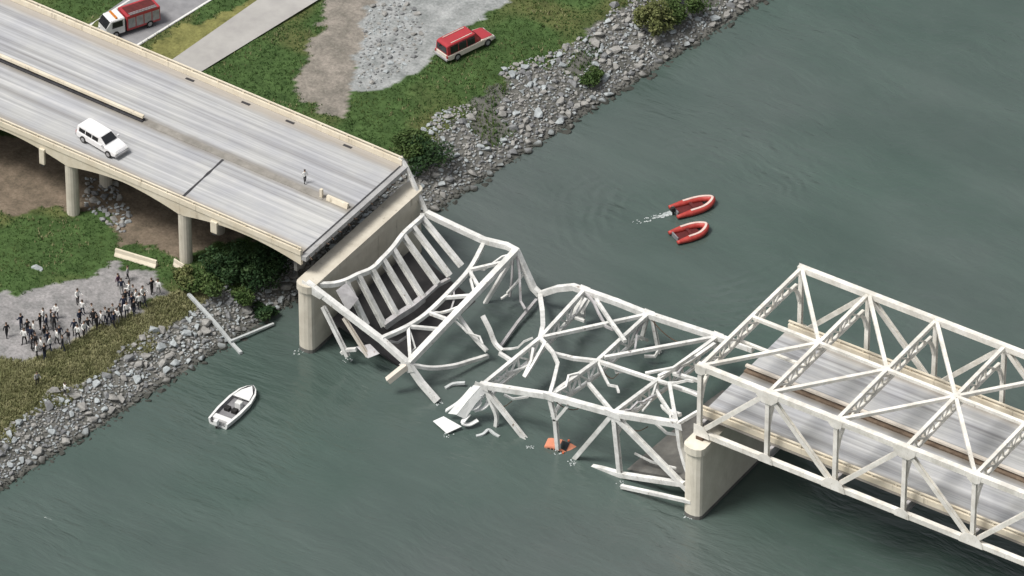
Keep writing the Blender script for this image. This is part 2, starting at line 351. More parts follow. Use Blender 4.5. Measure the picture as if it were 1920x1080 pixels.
# ---- roads beyond the viaduct
def strip(name, L, R, mat, lift, parent=None):
    n = 40; v = []; f = []
    for i in range(n+1):
        a = i/n
        for Pp in (L, R):
            p = (1-a)*np.array(Pp[0])+a*np.array(Pp[1]); v.append((p[0], p[1], 4.42+lift))
    f = [(2*i, 2*i+1, 2*i+3, 2*i+2) for i in range(n)]
    return mesh(name, v, f, mat, parent)
def gl(px):
    a, b = (at(u, v, z=4.4)[:2] for u, v in px); d = b-a; return (a-d*.5, b+d*.9)
rd = tag(strip('road', gl([(160, 50), (232, 0)]), gl([(283, 72), (398, 0)]), ASPH, .0), kind='structure')
strip('edge_line', gl([(276, 71), (391, 0)]), gl([(280, 72), (396.5, 0)]), WPAINT, .006, rd)
strip('edge_line', gl([(170, 45), (240, 0)]), gl([(174, 46), (245, 0)]), WPAINT, .006, rd)
rd2 = tag(strip('road', gl([(337, 102), (483, 0)]), gl([(398, 122), (600, -2)]), ROADC, .02), kind='structure')

# ------------------------------------------------------------------ rip-rap stones
def stone_mesh(k):
    r = random.Random(50+k); bm = bmesh.new()
    for _ in range(15):
        d = Vector((r.gauss(0, 1), r.gauss(0, 1), r.gauss(0, 1))).normalized()*r.uniform(.82, 1.1)
        bm.verts.new((d.x*r.uniform(.9, 1.15), d.y*.8, d.z*.62))
    h = bmesh.ops.convex_hull(bm, input=bm.verts)
    for v in [v for v in bm.verts if not v.link_faces]: bm.verts.remove(v)
    bmesh.ops.recalc_face_normals(bm, faces=bm.faces)
    me = bpy.data.meshes.new('stone'); bm.to_mesh(me); bm.free(); return me
SM = [[stone_mesh(i) for _ in range(1)][0] for i in range(9)]
for i, me in enumerate(SM): me.materials.append(STONES[i % 3])
STV = [(np.array([v.co[:] for v in me.vertices]), [tuple(p.vertices) for p in me.polygons], i % 3) for i, me in enumerate(SM)]
def rot3(a, b, c):
    return np.array(Matrix.Rotation(a, 3, 'Z') @ Matrix.Rotation(b, 3, 'X') @ Matrix.Rotation(c, 3, 'Y'))
stones = []
def try_stones(n, sampler, rlo, rhi, gap=.72, keep=1.0):
    cell = {}
    for _ in range(n):
        x, y = sampler(); r = rlo + (rhi-rlo)*random.random()**2.2
        key = (int(x//2), int(y//2)); ok = True
        for a in (-1, 0, 1):
            for b_ in (-1, 0, 1):
                for (X, Y, Rr) in cell.get((key[0]+a, key[1]+b_), ()):
                    if (X-x)**2+(Y-y)**2 < (gap*(r+Rr))**2: ok = False
        if ok:
            cell.setdefault(key, []).append((x, y, r)); stones.append((x, y, r))
def bank_sampler():
    y = random.uniform(-44, 108); w = 5.1+2.9*min(1, max(0, (y-15)/25)); w *= .82+.36*float(vnoise(0, y, 3.5))
    s = -.9 + (w+.9)*random.random(); x = float(shore(y))-s
    return x, y
def bank_ok(): 
    while True:
        x, y = bank_sampler(); s = float(shore(y))-x
        if y > 40 and s > 2.4 and float(vnoise(x+5, y, 5)) > .66: continue     # grassy pockets among the stones upstream
        return x, y
try_stones(34000, bank_ok, .15, .78, .58)
UB = gpoly([(165, 330), (215, 345), (245, 400), (235, 440), (175, 405), (150, 370)])
def poly_s(P):
    lo, hi = P.min(0), P.max(0)
    def f():
        while True:
            x, y = random.uniform(lo[0], hi[0]), random.uniform(lo[1], hi[1])
            if inside(P, np.array([x]), np.array([y]))[0]: return x, y
    return f
try_stones(300, poly_s(UB), .25, .7, .7)
LOT = gpoly([(690, 10), (770, 0), (800, 60), (770, 120), (700, 168), (668, 165), (675, 100)])
try_stones(900, poly_s(LOT), .14, .5, 1.0)
stones.sort(key=lambda q: -q[2])
bed = GROUND['riprap_bed']
sv, sf, sm, off = [], [], [], 0
for i, (x, y, r) in enumerate(stones):
    k = random.randrange(9); z = max(float(gz(x, y)), -.35) + r*.16
    if i < 300:
        o = bpy.data.objects.new('stone', SM[k]); COL.objects.link(o); o.parent = bed
        o.location = (x, y, z); o.rotation_euler = (random.uniform(-.35, .35), random.uniform(-.35, .35), random.uniform(0, 6.28)); o.scale = (r,)*3
    else:
        vv, ff, mi = STV[k]; Rm = rot3(random.uniform(0, 6.28), random.uniform(-.4, .4), random.uniform(-.4, .4))
        sv.append(vv@Rm.T*r+np.array([x, y, z])); sf += [tuple(a+off for a in q) for q in ff]; sm += [mi]*len(ff); off += len(vv)
o = mesh('stones', np.concatenate(sv), sf, STONES, bed); o.data.polygons.foreach_set('material_index', sm); tag(o, kind='stuff')

# ------------------------------------------------------------------ grass blades
def tufts(name, label, pts, mat, h0, h1, nb=4, wid=.06):
    v = []; f = []
    for x, y, z in pts:
        for _ in range(nb):
            a = random.uniform(0, 6.28); h = random.uniform(h0, h1); lean = random.uniform(.1, .7)*h
            bx, by = x+random.uniform(-.16, .16), y+random.uniform(-.16, .16); ca, sa = math.cos(a), math.sin(a); w = wid*random.uniform(.7, 1.4)
            k = len(v); v += [(bx-sa*w, by+ca*w, z-.03), (bx+sa*w, by-ca*w, z-.03), (bx+ca*lean, by+sa*lean, z+h)]; f.append((k, k+1, k+2))
    return tag(mesh(name, v, f, mat), label, 'grass', kind='stuff')
def scatter(zid, n, ybands, extra=None):
    m = (zone[:-1, :-1] == zid) & ~far[:-1, :-1] & ~far[1:, 1:]
    for a, b in ():
        pass
    ii, jj = np.nonzero(m & (GY[:-1, :-1] > ybands[0]) & (GY[:-1, :-1] < ybands[1]) & (GX[:-1, :-1] > ybands[2]))
    k = RNG.integers(0, len(ii), n); x = gxs[ii[k]]+RNG.random(n)*.4; y = gys[jj[k]]+RNG.random(n)*.4
    ok = np.ones(n, bool)
    for P in ROADP: ok &= ~inside(P, x, y)
    if extra is not None: ok &= extra(x, y)
    x, y = x[ok], y[ok]; return np.stack([x, y, gz(x, y)], -1).tolist()
ROADP = []
for a, b in ((gl([(160, 50), (232, 0)]), gl([(283, 72), (398, 0)])), (gl([(337, 102), (483, 0)]), gl([(398, 122), (600, -2)]))):
    ROADP.append(np.array([a[0], a[1], b[1], b[0]]))
tufts('grass', 'short green grass covering the river dike', scatter(0, 60000, (-46, 112, -112)), GRASSM, .08, .24, 4)
tufts('dry_grass', 'dry olive grass on the bank below the gravel path', scatter(1, 9000, (-46, 60, -112)), DRYM, .12, .36, 4)
tufts('straw_tufts', 'straw coloured tufts scattered through the green dike grass', scatter(0, 14000, (-46, 112, -112), lambda x, y: vnoise(x+9, y, 4) > .55), DRYM, .12, .36, 4)
try:
    tufts('weeds', 'weeds growing in pockets between the grey bank stones', scatter(BED, 9000, (38, 110, -112), lambda x, y: (vnoise(x+5, y, 5) > .63) & (shore(y)-x > 2)), GRASSM, .2, .5, 4)
except Exception: pass

# ------------------------------------------------------------------ concrete approach viaduct
LX = -50.4
def rise(x): return .033*max(0, LX-x)
VD = empty('approach_viaduct', (-49.5, 10.7, 0), label='concrete highway viaduct with cream haunched side girder, ending at the broken gap', cat='bridge')
xs = np.arange(LX, -182, -2.175)
BENTS = [-66.0, -80.9, -96.4, -111.9, -127.4, -142.9, -158.4, -173.9]
def prof_sweep(name, prof, mat, parent, xs=xs):
    v = []; f = []
    for x in xs:
        pr = prof(x); n = len(pr); v += [(x, y, z+rise(x)) for y, z in pr]
    for i in range(len(xs)-1):
        for j in range(n): f.append((i*n+j, (i+1)*n+j, (i+1)*n+(j+1) % n, i*n+(j+1) % n))
    f += [tuple(range(n)), tuple(range((len(xs)-1)*n, len(xs)*n))[::-1]]
    bm = bmesh.new(); bv = [bm.verts.new(q) for q in v]
    for q in f: bm.faces.new([bv[a] for a in q])
    return frombm(name, bm, mat, parent)
DZ = 11.4; Y0, Y1 = 1.0, 20.5
DECKL = deckmat('worn_deck_concrete', Y0, Y1)
xfine = np.arange(LX, -182, -.725)
def bot(x):   # haunched soffit: deep over the columns, shallow at mid span
    ends = [-49.2]+BENTS; d = min(abs(x-e) for e in ends); return 10.95 - 1.15*max(0, 1-d/8.0)**1.8
prof_sweep('deck_slab', lambda x: [(Y0+.34, DZ-.55), (Y1-.34, DZ-.55), (Y1-.34, DZ), (Y0+.34, DZ)], DECKL, VD)
for s, y in ((1, Y0), (-1, Y1)):
    prof_sweep('side_girder', lambda x: [(y, bot(x)), (y+s*.33, bot(x)), (y+s*.33, DZ+.02), (y, DZ+.02)], CREAM, VD, xfine)
    prof_sweep('parapet', lambda x: [(y-s*.1, DZ+.024), (y+s*.36, DZ+.024), (y+s*.32, DZ+.62), (y-s*.06, DZ+.62)], CREAM, VD)
    prof_sweep('handrail', lambda x: [(y+s*.02, DZ+.86), (y+s*.2, DZ+.86), (y+s*.2, DZ+.96), (y+s*.02, DZ+.96)], CREAM, VD)
    for x in np.arange(LX-.4, -140, -3.4):
        box('rail_post', x-.1, x+.1, y+s*.04, y+s*.18, DZ+.623+rise(x), DZ+.858+rise(x), CREAM, VD)
for yy in (5.4, 9.2, 12.6, 16.4):
    prof_sweep('inner_girder', lambda x: [(yy-.25, bot(x)+.1), (yy+.25, bot(x)+.1), (yy+.25, DZ-.553), (yy-.25, DZ-.553)], DARKC, VD)  # dark tone carries the shade under the deck
MXS = np.arange(-77.6, -182, -2.4)
prof_sweep('median_rail', lambda x: [(10.45, DZ+.42), (10.8, DZ+.42), (10.8, DZ+.74), (10.45, DZ+.74)], CREAM, VD, MXS)
prof_sweep('median_kerb', lambda x: [(10.3, DZ+.004), (10.95, DZ+.004), (10.95, DZ+.14), (10.3, DZ+.14)], TAR, VD, MXS)
for x in MXS[:-1:2]: box('median_post', x-.35, x-.2, 10.55, 10.7, DZ+rise(x)+.14, DZ+rise(x)+.43, RUST, VD)
prof_sweep('median_barrier', lambda x: [(10.4, DZ+.01), (10.95, DZ+.01), (10.82, DZ+.55), (10.55, DZ+.55)], CREAM, VD, np.array([-50.9, -52.2, -53.6]))
prof_sweep('median_strip', lambda x: [(10.15, DZ+.004), (11.0, DZ+.004), (11.0, DZ+.05), (10.15, DZ+.05)], mottled('grimy_median', (.2, .19, .17), (.34, .32, .29), .8, .9), VD, np.arange(-54.0, -77.4, -1.9))
beam('marker_post', (-54.3, 10.6, DZ+.13), (-54.3, 10.6, DZ+1.2), .3, .3, CREAM, VD)
# dark tarred joint, patches and drains
j0, j1 = at(366, 350, z=DZ+.45), at(413, 305, z=DZ+.45)
v = []
for i in range(9):
    a = i/8; y = 2.2+(10.0-2.2)*a; w = .1+.09*random.random(); x = j0[0]+(j1[0]-j0[0])*a; v += [(x-w, y, DZ+.006+rise(x)), (x+w, y, DZ+.006+rise(x))]
mesh('expansion_joint', v, [(2*i, 2*i+1, 2*i+3, 2*i+2) for i in range(8)], TAR, VD)
for u, vv in ((543, 213), (651, 254), (355, 128), (460, 178)):
    q = at(u, vv, y=19.6); x = q[0]; box('drain_grate', x-.55, x+.55, 19.45, 19.8, DZ+rise(x)+.003, DZ+rise(x)+.02, TAR, VD)
# end of the deck: header beam and ragged joint
box('end_beam', LX+.01, LX+.62, Y0+.05, Y1-.05, DZ-.62, DZ-.06, concrete('grey_header', (.3, .3, .3), (.42, .42, .42)), VD)
box('end_joint', LX-.16, LX+.0, Y0+.5, Y1-.5, DZ+.006, DZ+.014, TAR, VD)
box('backwall', -51.6, -51.2, Y0+.4, Y1-.4, 8.7, 10.2, DARKC, VD)  # under-deck shade put into its colour, like the inner girders
for k in range(13):
    y = 1.6+k*1.45+random.uniform(-.5, .5); l = random.uniform(.1, .5); beam('torn_bar', (LX+.6, y, DZ-.3-random.random()*.2), (LX+.62+l, y+random.uniform(-.3, .3), DZ-.35-random.random()*.3), .09, .07, RUST, VD)
for x in BENTS:
    zt = bot(x)+rise(x)+.02
    box('cap_beam', x-.55, x+.55, Y0+.5, Y1-.5, zt-.9, zt-.004, CREAM, VD)
    for y in (1.95, 7.8, 13.7, 19.5):
        bm = bmesh.new(); g0 = float(gz(x, y))-.6
        r = bmesh.ops.create_cone(bm, cap_ends=True, segments=16, radius1=.72, radius2=.72, depth=zt-.9-g0-.004+(.9 if y == 1.95 else 0))
        hgt = zt-.9-g0-.004+(.9 if y == 1.95 else 0)
        bmesh.ops.translate(bm, verts=bm.verts, vec=(x, y if y != 1.95 else 1.75, g0+hgt/2)); frombm('column', bm, PIERC, VD, smooth=False)
for u, v, hw in ((405, 425, .42), (83, 296, .34)):
    q = at(u, v, y=1.2); zt = bot(q[0])+rise(q[0])+.35
    box('downspout', q[0]-hw, q[0]+hw, .72, .994, q[2]-.6, zt, CREAM, VD, bev=.06); box('outlet', q[0]-hw*.6, q[0]+hw*.6, .78, .95, q[2]-.85, q[2]-.604, TAR, VD)

# ------------------------------------------------------------------ river piers
PIERB = concrete('pale_pier_concrete', (.63, .59, .49), (.77, .73, .63), amt=.62)
def pier(cx, hw, y0, y1, ztop, label, pm=None):
    e = empty('bridge_pier', (cx, (y0+y1)/2, 0), label=label, cat='pier')
    def loop(k, r, yo):
        pts = []
        for a in range(7): t = math.pi+math.pi*a/6; pts.append((cx+math.cos(t)*(hw+k), y0+yo+math.sin(t)*(r+k)))
        for a in range(7): t = math.pi*a/6; pts.append((cx+math.cos(t)*(hw+k), y1-yo+math.sin(t)*(r+k)))
        return pts
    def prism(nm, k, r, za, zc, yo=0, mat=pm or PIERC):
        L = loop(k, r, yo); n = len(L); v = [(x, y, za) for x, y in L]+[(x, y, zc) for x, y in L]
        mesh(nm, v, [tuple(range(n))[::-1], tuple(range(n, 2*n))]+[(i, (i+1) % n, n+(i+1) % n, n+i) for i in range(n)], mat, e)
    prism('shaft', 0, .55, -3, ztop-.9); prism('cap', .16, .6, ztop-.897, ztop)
    prism('tide_band', .012, .56, -.5, .45, mat=DARKC)
    return e
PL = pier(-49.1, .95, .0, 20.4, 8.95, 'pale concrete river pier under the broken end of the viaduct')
PR = pier(.25, 1.05, -1.3, 20.4, 9.35, 'pale concrete river pier carrying the end of the standing truss', PIERB)
P2 = pier(49.2, 1.05, .0, 20.4, 9.35, 'pale concrete river pier beyond the right edge of the photograph')
for e, zt, xx in ((PR, 9.35, .2), (P2, 9.35, 48.8)):
    for y in (0.02, 19.8): box('bearing', xx-.4, xx+.4, y-.4, y+.4, zt+.004, 9.78, RUST, e)

# ------------------------------------------------------------------ standing truss span
PN, TW, TH, ZB = 8.13, 19.8, 8.54, 10.1
TS = empty('truss_span', (24.4, 9.9, ZB), label='standing white steel through-truss span with its road deck, right of the gap', cat='bridge')
def T(i, y): return (i*PN, y, ZB+TH)
def B(i, y): return (i*PN, y, ZB)
for y in (0.0, TW):
    beam('top_chord', (-.35, y, ZB+TH), (6*PN+.35, y, ZB+TH), .62, .66, STEEL, TS)
    beam('bottom_chord', (-.45, y, ZB), (6*PN+.45, y, ZB), .54, .6, STEEL, TS)
    for i in range(7):
        hbeam('post', (i*PN, y, ZB+.284), (i*PN, y, ZB+TH-.314), .46, .44, STEEL, TS, up=(0, 1, 0))
        for zz, hh in ((ZB, .62), (ZB+TH, .6)):
            s = (-1 if y == 0 else 1)
            big = (i % 2 == 0) == (zz == ZB)
            wv = 1.4 if big else .85
            dn = -1 if zz > ZB+1 else 1
            pts = [(i*PN-wv, y, zz-dn*.3), (i*PN+wv, y, zz-dn*.3), (i*PN+wv*.9, y, zz+dn*.45), (i*PN+wv*.4, y, zz+dn*(1.15 if big else .8)), (i*PN-wv*.4, y, zz+dn*(1.15 if big else .8)), (i*PN-wv*.9, y, zz+dn*.45)]
            pts = [(min(max(q[0], -.5), 6*PN+.5), q[1]+s*.335, q[2]) for q in pts]
            plate('gusset_plate', pts, .03, STEEL, TS)
    for i in range(6):
        a, b_ = ((i, 0), (i+1, 1)) if i % 2 == 0 else ((i, 1), (i+1, 0))
        pa = Vector(B(a[0], y) if a[1] == 0 else T(a[0], y)); pb = Vector(B(b_[0], y) if b_[1] == 0 else T(b_[0], y))
        d = (pb-pa).normalized(); hbeam('diagonal', pa+d*.45, pb-d*.45, .48, .46, STEEL, TS, up=(0, 1, 0))
def lattice(name, A0, A1, C0, C1, n, mat, parent, w=.2):
    v = []; f = []
    A0, A1, C0, C1 = map(Vector, (A0, A1, C0, C1)); segs = []
    for k in range(n):
        a, b_ = A0.lerp(A1, k/n), A0.lerp(A1, (k+1)/n); c, d = C0.lerp(C1, k/n), C0.lerp(C1, (k+1)/n)
        segs += [(a, d), (c, c.lerp(a, 1))] if k % 2 == 0 else [(c, b_), (c, c.lerp(a, 1))]
    for a, b_ in segs:
        if (b_-a).length < .05: continue
        s, t = frame(b_-a, (1, .2, 0)); k = len(v)
        v += [p+s*i*w/2+t*j*w/2 for p in (a, b_) for i, j in ((-1, -1), (1, -1), (1, 1), (-1, 1))]; f += [tuple(q+k for q in ff) for ff in BOXF]
    o = mesh(name, v, f, mat, parent); tag(o, kind='stuff'); return o
def swayframe(A, Bp, drop, mat, parent, knee=2.6, n=9, w=.4, dip=Vector((0, 0, -1))):
    """Cross frame between two top nodes: upper strut, lower strut with arched ends, lacing between."""
    A, Bp = Vector(A), Vector(Bp); d = (Bp-A).normalized(); A_, B_ = A+d*.3, Bp-d*.3
    beam('sway_strut', A_, B_, w, w, mat, parent)
    la, lb = A+d*2.3+dip*drop, Bp-d*2.3+dip*drop
    arc = [A+d*.24+dip*(drop+knee), A+d*.75+dip*(drop+knee*.45), A+d*1.5+dip*(drop+knee*.12), la]
    arc2 = [lb, Bp-d*1.5+dip*(drop+knee*.12), Bp-d*.75+dip*(drop+knee*.45), Bp-d*.24+dip*(drop+knee)]
    sweep('arched_brace', arc+arc2, w*.85, w*.85, mat, parent, n=3)
    lattice('lacing', A_+d*1.6+dip*w*.5, B_-d*1.6+dip*w*.5, A_+d*1.9+dip*(drop-w*.45), B_-d*1.9+dip*(drop-w*.45), n, mat, parent)
for i in range(7): swayframe(T(i, 0), T(i, TW), 1.5, STEEL, TS)
def M(i): return Vector((i*PN, TW/2, ZB+TH+.02))
for i in range(6):
    beam('centre_strut', M(i)+Vector((.2, 0, 0)), M(i+1)-Vector((.2, 0, 0)), .4, .36, STEEL, TS)
    for y in (0, TW):
        a, b_ = (Vector(T(i, y)), M(i+1)) if i < 3 else (M(i), Vector(T(i+1, y)))
        d = (b_-a).normalized(); beam('lateral_brace', a+d*.4, b_-d*.3, .4, .36, STEEL, TS)
lo = Vector((0, 0, -1.5))
beam('lower_strut', M(0)+lo+Vector((.2, -2.4, 0)), M(1)+lo+Vector((-.2, -2.4, 0)), .32, .28, STEEL, TS)
# floor
DR = 11.35; RY0, RY1 = 1.15, 18.7
DECKR = deckmat('worn_span_deck', RY0, RY1)
box('deck_slab', -.6, 49.2, RY0, RY1, DR-.3, DR, DECKR, TS)
for i in range(7): hbeam('floor_beam', (i*PN, .3, ZB+.35), (i*PN, TW-.3, ZB+.35), .4, 1.1, STEELD, TS)
for k in range(8): hbeam('stringer', (.25, 2.2+k*2.2, DR-.62), (48.5, 2.2+k*2.2, DR-.62), .3, .62, STEELD, TS)
for s, y in ((1, RY0), (-1, RY1)):
    box('parapet', -.6, 49.2, min(y, y+s*.4), max(y, y+s*.4), DR+.004, DR+.72, CREAM, TS, bev=.05)
    for k in range(18): box('rail_post', k*2.85-.2, k*2.85+.02, min(y+s*.1, y+s*.3), max(y+s*.1, y+s*.3), DR+.723, DR+.98, CREAM, TS)
    box('handrail', -.6, 49.2, min(y+s*.08, y+s*.32), max(y+s*.08, y+s*.32), DR+.983, DR+1.09, CREAM, TS)
box('median_kerb', -.6, 49.2, 9.6, 10.2, DR+.004, DR+.22, mottled('brown_kerb', (.1, .07, .05), (.24, .18, .13), .9, .9), TS)
box('median_rail', -.6, 49.2, 9.85, 10.2, DR+.55, DR+.8, CREAMP, TS)
for k in range(17): box('median_post', k*3-.1, k*3+.1, 9.98, 10.1, DR+.303, DR+.6, RUST, TS)

# ------------------------------------------------------------------ fallen half of the collapsed span leaning on the right pier
def P(u, v, y): return Vector(at(u, v, y=y))
FR = empty('fallen_truss', (-14, 10, 0), label='buckled half of the fallen white truss leaning against the standing span\'s pier', cat='bridge wreck')
N = [P(905, 722, 0), P(1030, 742, 0), P(1150, 775, 0), P(1270, 795, 0)]
Fp = [P(1095, 545, TW), P(1215, 590, TW), P(1345, 632, TW), P(1412, 655, TW)]
K = P(1012, 552, TW)
Mi = [P(1013, 634, 9.9), P(1120, 677, 9.9), P(1232, 714, 9.9), P(1318, 742, 9.9)]
sm4 = dict(nseg=4)
def fb(name, *pts, w=.42, h=None, mat=STEELF, par=FR, n=6, smooth=False): return sweep(name, pts, w*1.06, (h or w)*1.06, mat, par, n=n, smooth=smooth)
def fh(name, a, b_, w=.44, par=FR, mat=STEELF): return hbeam(name, a, b_, w*1.08, w*1.04, mat, par, up=(0, 1, 0))
fb('top_chord', N[0]-Vector((.3, 0, .1)), N[1], N[2], N[3], w=.58)
fb('top_chord', K, P(1045, 541, TW), P(1075, 538, TW), Fp[0], P(1155, 566, TW), Fp[1], Fp[2], Fp[3], w=.58)
for i in range(3):
    a, b_ = N[i], Fp[i]; mid = Mi[i]
    fb('sway_strut', a, a.lerp(mid, .5), mid, mid.lerp(b_, .5), b_, w=.38)
    dr = Vector((.35, -.2, -1.45)); l0, l1, l2 = a.lerp(mid, .22)+dr, mid+dr, mid.lerp(b_, .8)+dr
    fb('arched_brace', a+Vector((.2, .3, -3.0)) if i else a+Vector((.3, .4, -2.4)), l0, l1, l2, b_+Vector((.1, -.3, -3.2)), w=.32)
    lattice('lacing', a.lerp(mid, .2), mid, l0, l1, 4, STEELF, FR); lattice('lacing', mid, mid.lerp(b_, .8), l1, l2, 4, STEELF, FR)
fb('lateral_brace', Mi[0], Fp[1], w=.36); fb('lateral_brace', Mi[0], P(1036, 660, 7.5), P(1046, 682, 5), P(1038, 715, 2), N[1], w=.34)
fb('centre_strut', P(1038, 663, 8), P(1075, 672, 9), Mi[1], w=.36); fb('lateral_brace', P(1118, 562, 18.6), P(1145, 603, 15), P(1172, 640, 12.5), w=.34)
fb('lateral_brace', Mi[1]+Vector((.4, .8, .1)), Fp[2], w=.36); fb('lateral_brace', P(1104, 720, 5.8), N[2], w=.36)
fb('centre_strut', Mi[1], Mi[2], Mi[3], w=.36); fb('lateral_brace', Mi[2]+Vector((.3, -1, -.2)), N[3], w=.3)
fb('lateral_brace', P(1255, 718, 8), P(1262, 760, 4), P(1268, 790, .6), w=.34); fb('lateral_brace', P(1235, 706, 10.4), P(1290, 680, 14), P(1340, 645, 18.5), w=.34)
fb('lateral_brace', P(1262, 700, 12), P(1318, 716, 12), w=.34); fb('lateral_brace', N[3], P(1312, 770, 1.5), w=.32)
# web members running down into the river
fh('diagonal', N[0]+Vector((.3, 0, -.3)), P(993, 834, 0)); fb('post', N[0]+Vector((.2, .1, -.4)), P(922, 757, 0), P(931, 780, 0), P(929, 804, 0), w=.36, smooth=True)
fh('post', N[1], P(1041, 788, 0), .4); fh('post', P(1041, 785, 0), P(1046, 842, 0), .4); fb('diagonal', P(1040, 790, 0), P(1063, 763, 0), w=.3)
fh('diagonal', N[2], P(1072, 866, 0)); fh('post', N[2]+Vector((.1, 0, -.3)), P(1164, 905, 0), .46); fh('diagonal', N[2]+Vector((.3, 0, -.3)), P(1299, 928, 0), .5)
fb('post', N[3], P(1276, 838, 0), P(1285, 870, -.2), P(1300, 912, -.4), w=.42)
fb('bottom_chord', P(1090, 872, 0), P(1130, 880, 0), P(1165, 890, 0), P(1230, 900, 0), P(1284, 908, 0), w=.5)
fb('bottom_chord', P(1165, 912, -1.7), P(1230, 926, -1.7), P(1296, 941, -1.7), w=.36)
for a, b_ in ((Fp[0], P(1093, 596, TW)), (Fp[1], P(1203, 636, TW)), (Fp[1]+Vector((.5, 0, 0)), P(1236, 662, TW)), (Fp[2], P(1338, 690, TW))):
    fh('post', a, b_, .36)
for q, s in ((N[0], .9), (N[1], .7), (N[2], 1.1), (N[3], .8)):
    plate('gusset_plate', [q+Vector((-s, -.32, -.35)), q+Vector((s, -.32, -.35)), q+Vector((s*.8, -.32, .4)), q+Vector((-s*.8, -.32, .4))], .04, STEELF, FR)
for q in Fp[:3]: plate('gusset_plate', [q+Vector((-.8, .32, -.5)), q+Vector((.8, .32, -.5)), q+Vector((.6, .32, .4)), q+Vector((-.6, .32, .4))], .04, STEELF, FR)
q = P(1093, 565, TW-.6); plate('bent_plate', [q+Vector((-.9, -1.4, -1.3)), q+Vector((.3, -1.0, -1.5)), q+Vector((.7, .3, .2)), q+Vector((-.2, .4, .5))], .06, STEELF, FR)
for pts, w_ in (([(1024, 640, 9), (1006, 672, 7.5), (984, 708, 5.5)], .3), ([(1000, 652, 8), (996, 676, 7), (982, 706, 5.6)], .26), ([(1236, 655, 18.4), (1228, 668, 18), (1208, 668, 17.4)], .26),
        ([(1100, 560, 18.8), (1080, 590, 17.4), (1062, 606, 16), (1048, 622, 13)], .34), ([(1078, 596, 16.5), (1096, 602, 16.5)], .24), ([(1252, 770, 3), (1276, 778, 2.4)], .34), ([(1210, 700, 10), (1262, 690, 12), (1300, 664, 15)], .26),
        ([(1280, 730, 8), (1318, 745, 8)], .26), ([(1225, 790, 1.5), (1250, 812, 1.2), (1270, 815, .6)], .22), ([(1190, 850, 2), (1222, 866, 2), (1268, 878, 1.4)], .18),
        ([(945, 740, 1), (962, 748, 1.4), (990, 744, 1.4)], .2)):
    fb('torn_brace', *[P(*q) for q in pts], w=w_)
for u, v, y, u2, v2, y2 in ((1030, 742, .2, 1100, 755, 1.2), (1150, 770, .3, 1215, 800, .8), (905, 730, .1, 960, 752, .6), (1215, 592, 19.6, 1300, 640, 19.4), (1120, 676, 9.8, 1160, 700, 9.6)):
    a_, c_ = P(u, v, y), P(u2, v2, y2); fb('hanging_cable', a_, a_.lerp(c_, .35)-Vector((0, 0, 1.1)), a_.lerp(c_, .7)-Vector((0, 0, 1.2)), c_, w=.07, mat=RUST, smooth=True)
# torn slab of roadway half under water against the pier
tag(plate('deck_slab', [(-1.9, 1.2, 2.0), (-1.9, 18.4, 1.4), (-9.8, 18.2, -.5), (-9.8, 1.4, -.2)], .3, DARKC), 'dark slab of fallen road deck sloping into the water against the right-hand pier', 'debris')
# ------------------------------------------------------------------ fallen half hanging from the left pier
FL = empty('fallen_truss', (-42, 10, 0), label='bent half of the fallen white truss hanging off the viaduct pier', cat='bridge wreck')
L = [P(575, 530, 0), P(640, 580, 0), P(715, 637, 0), P(765, 682, 0), P(790, 718, 0), P(820, 752, 0)]
G = [P(800, 400, TW), P(850, 424, TW), P(908, 451, TW), P(950, 461, TW), P(968, 470, TW), P(985, 508, TW), P(1000, 540, TW), K]
fb('top_chord', *L, w=.58, par=FL); fb('top_chord', *G, w=.58, par=FL)
fb('top_chord', K, P(1017, 585, 16), P(1018, 612, 12.5), Mi[0], w=.46, par=FL)
fb('portal_strut', L[3], L[3].lerp(G[4], .5), G[4], w=.62, par=FL)
ARC = [(715, 635), (765, 612), (803, 586), (850, 540), (882, 503), (908, 455)]
AP = [P(u, v, TW*i/5) for i, (u, v) in enumerate(ARC)]; fb('arched_brace', *AP, w=.42, par=FL, smooth=True)
def LG(f): return L[3].lerp(G[4], f)
for fa, i, f2 in ((1, .29, .3), (1.0, 0.0, .02), (2, .36, .38), (3.9, .86, .9), (3.9, .64, .66), (2.6, .58, .6)):
    k = int(fa); a = AP[k].lerp(AP[min(k+1, 5)], fa-k); fb('portal_tie', a, LG(f2), w=.32, par=FL)
fb('hanging_brace', P(960, 484, TW), P(930, 535, 18), P(904, 578, 17), w=.36, par=FL); fb('hanging_brace', P(905, 592, 11), P(918, 618, 10.6), P(928, 643, 10.3), P(942, 658, 10), w=.38, par=FL, smooth=True)
fb('hanging_brace', P(858, 590, 9.5), P(885, 628, 9), P(913, 658, 8.6), w=.34, par=FL, smooth=True); fb('hanging_brace', P(770, 684, .2), P(808, 690, 2), P(850, 686, 4.6), P(885, 676, 7), P(915, 667, 9), w=.36, par=FL, smooth=True)
fb('hanging_brace', P(1006, 562, TW), P(970, 606, 15.5), P(937, 652, 11), w=.3, par=FL, mat=STEELD); fb('hanging_brace', P(936, 662, 9), P(946, 668, 9), P(958, 676, 8.5), w=.34, par=FL)
fb('hanging_brace', P(962, 480, TW), P(960, 520, TW-.5), P(956, 556, TW-1), w=.2, par=FL, mat=STEELD)
fb('post', L[3]+Vector((0, -.2, -.1)), P(748, 697, -.9), P(727, 714, -1.8), w=.6, par=FL, mat=CREAMP)
plate('gusset_plate', [L[0]+Vector((-.6, -.34, -.7)), L[0]+Vector((1.9, -.34, -1.2)), L[0]+Vector((2.4, -.34, -.5)), L[0]+Vector((-.3, -.34, .45))], .05, STEELF, FL)
plate('gusset_plate', [L[3]+Vector((-.9, -.36, -.2)), L[3]+Vector((.2, -.36, -.9)), L[3]+Vector((1.0, -.36, -.4)), L[3]+Vector((.1, -.36, .6))], .05, STEELF, FL)
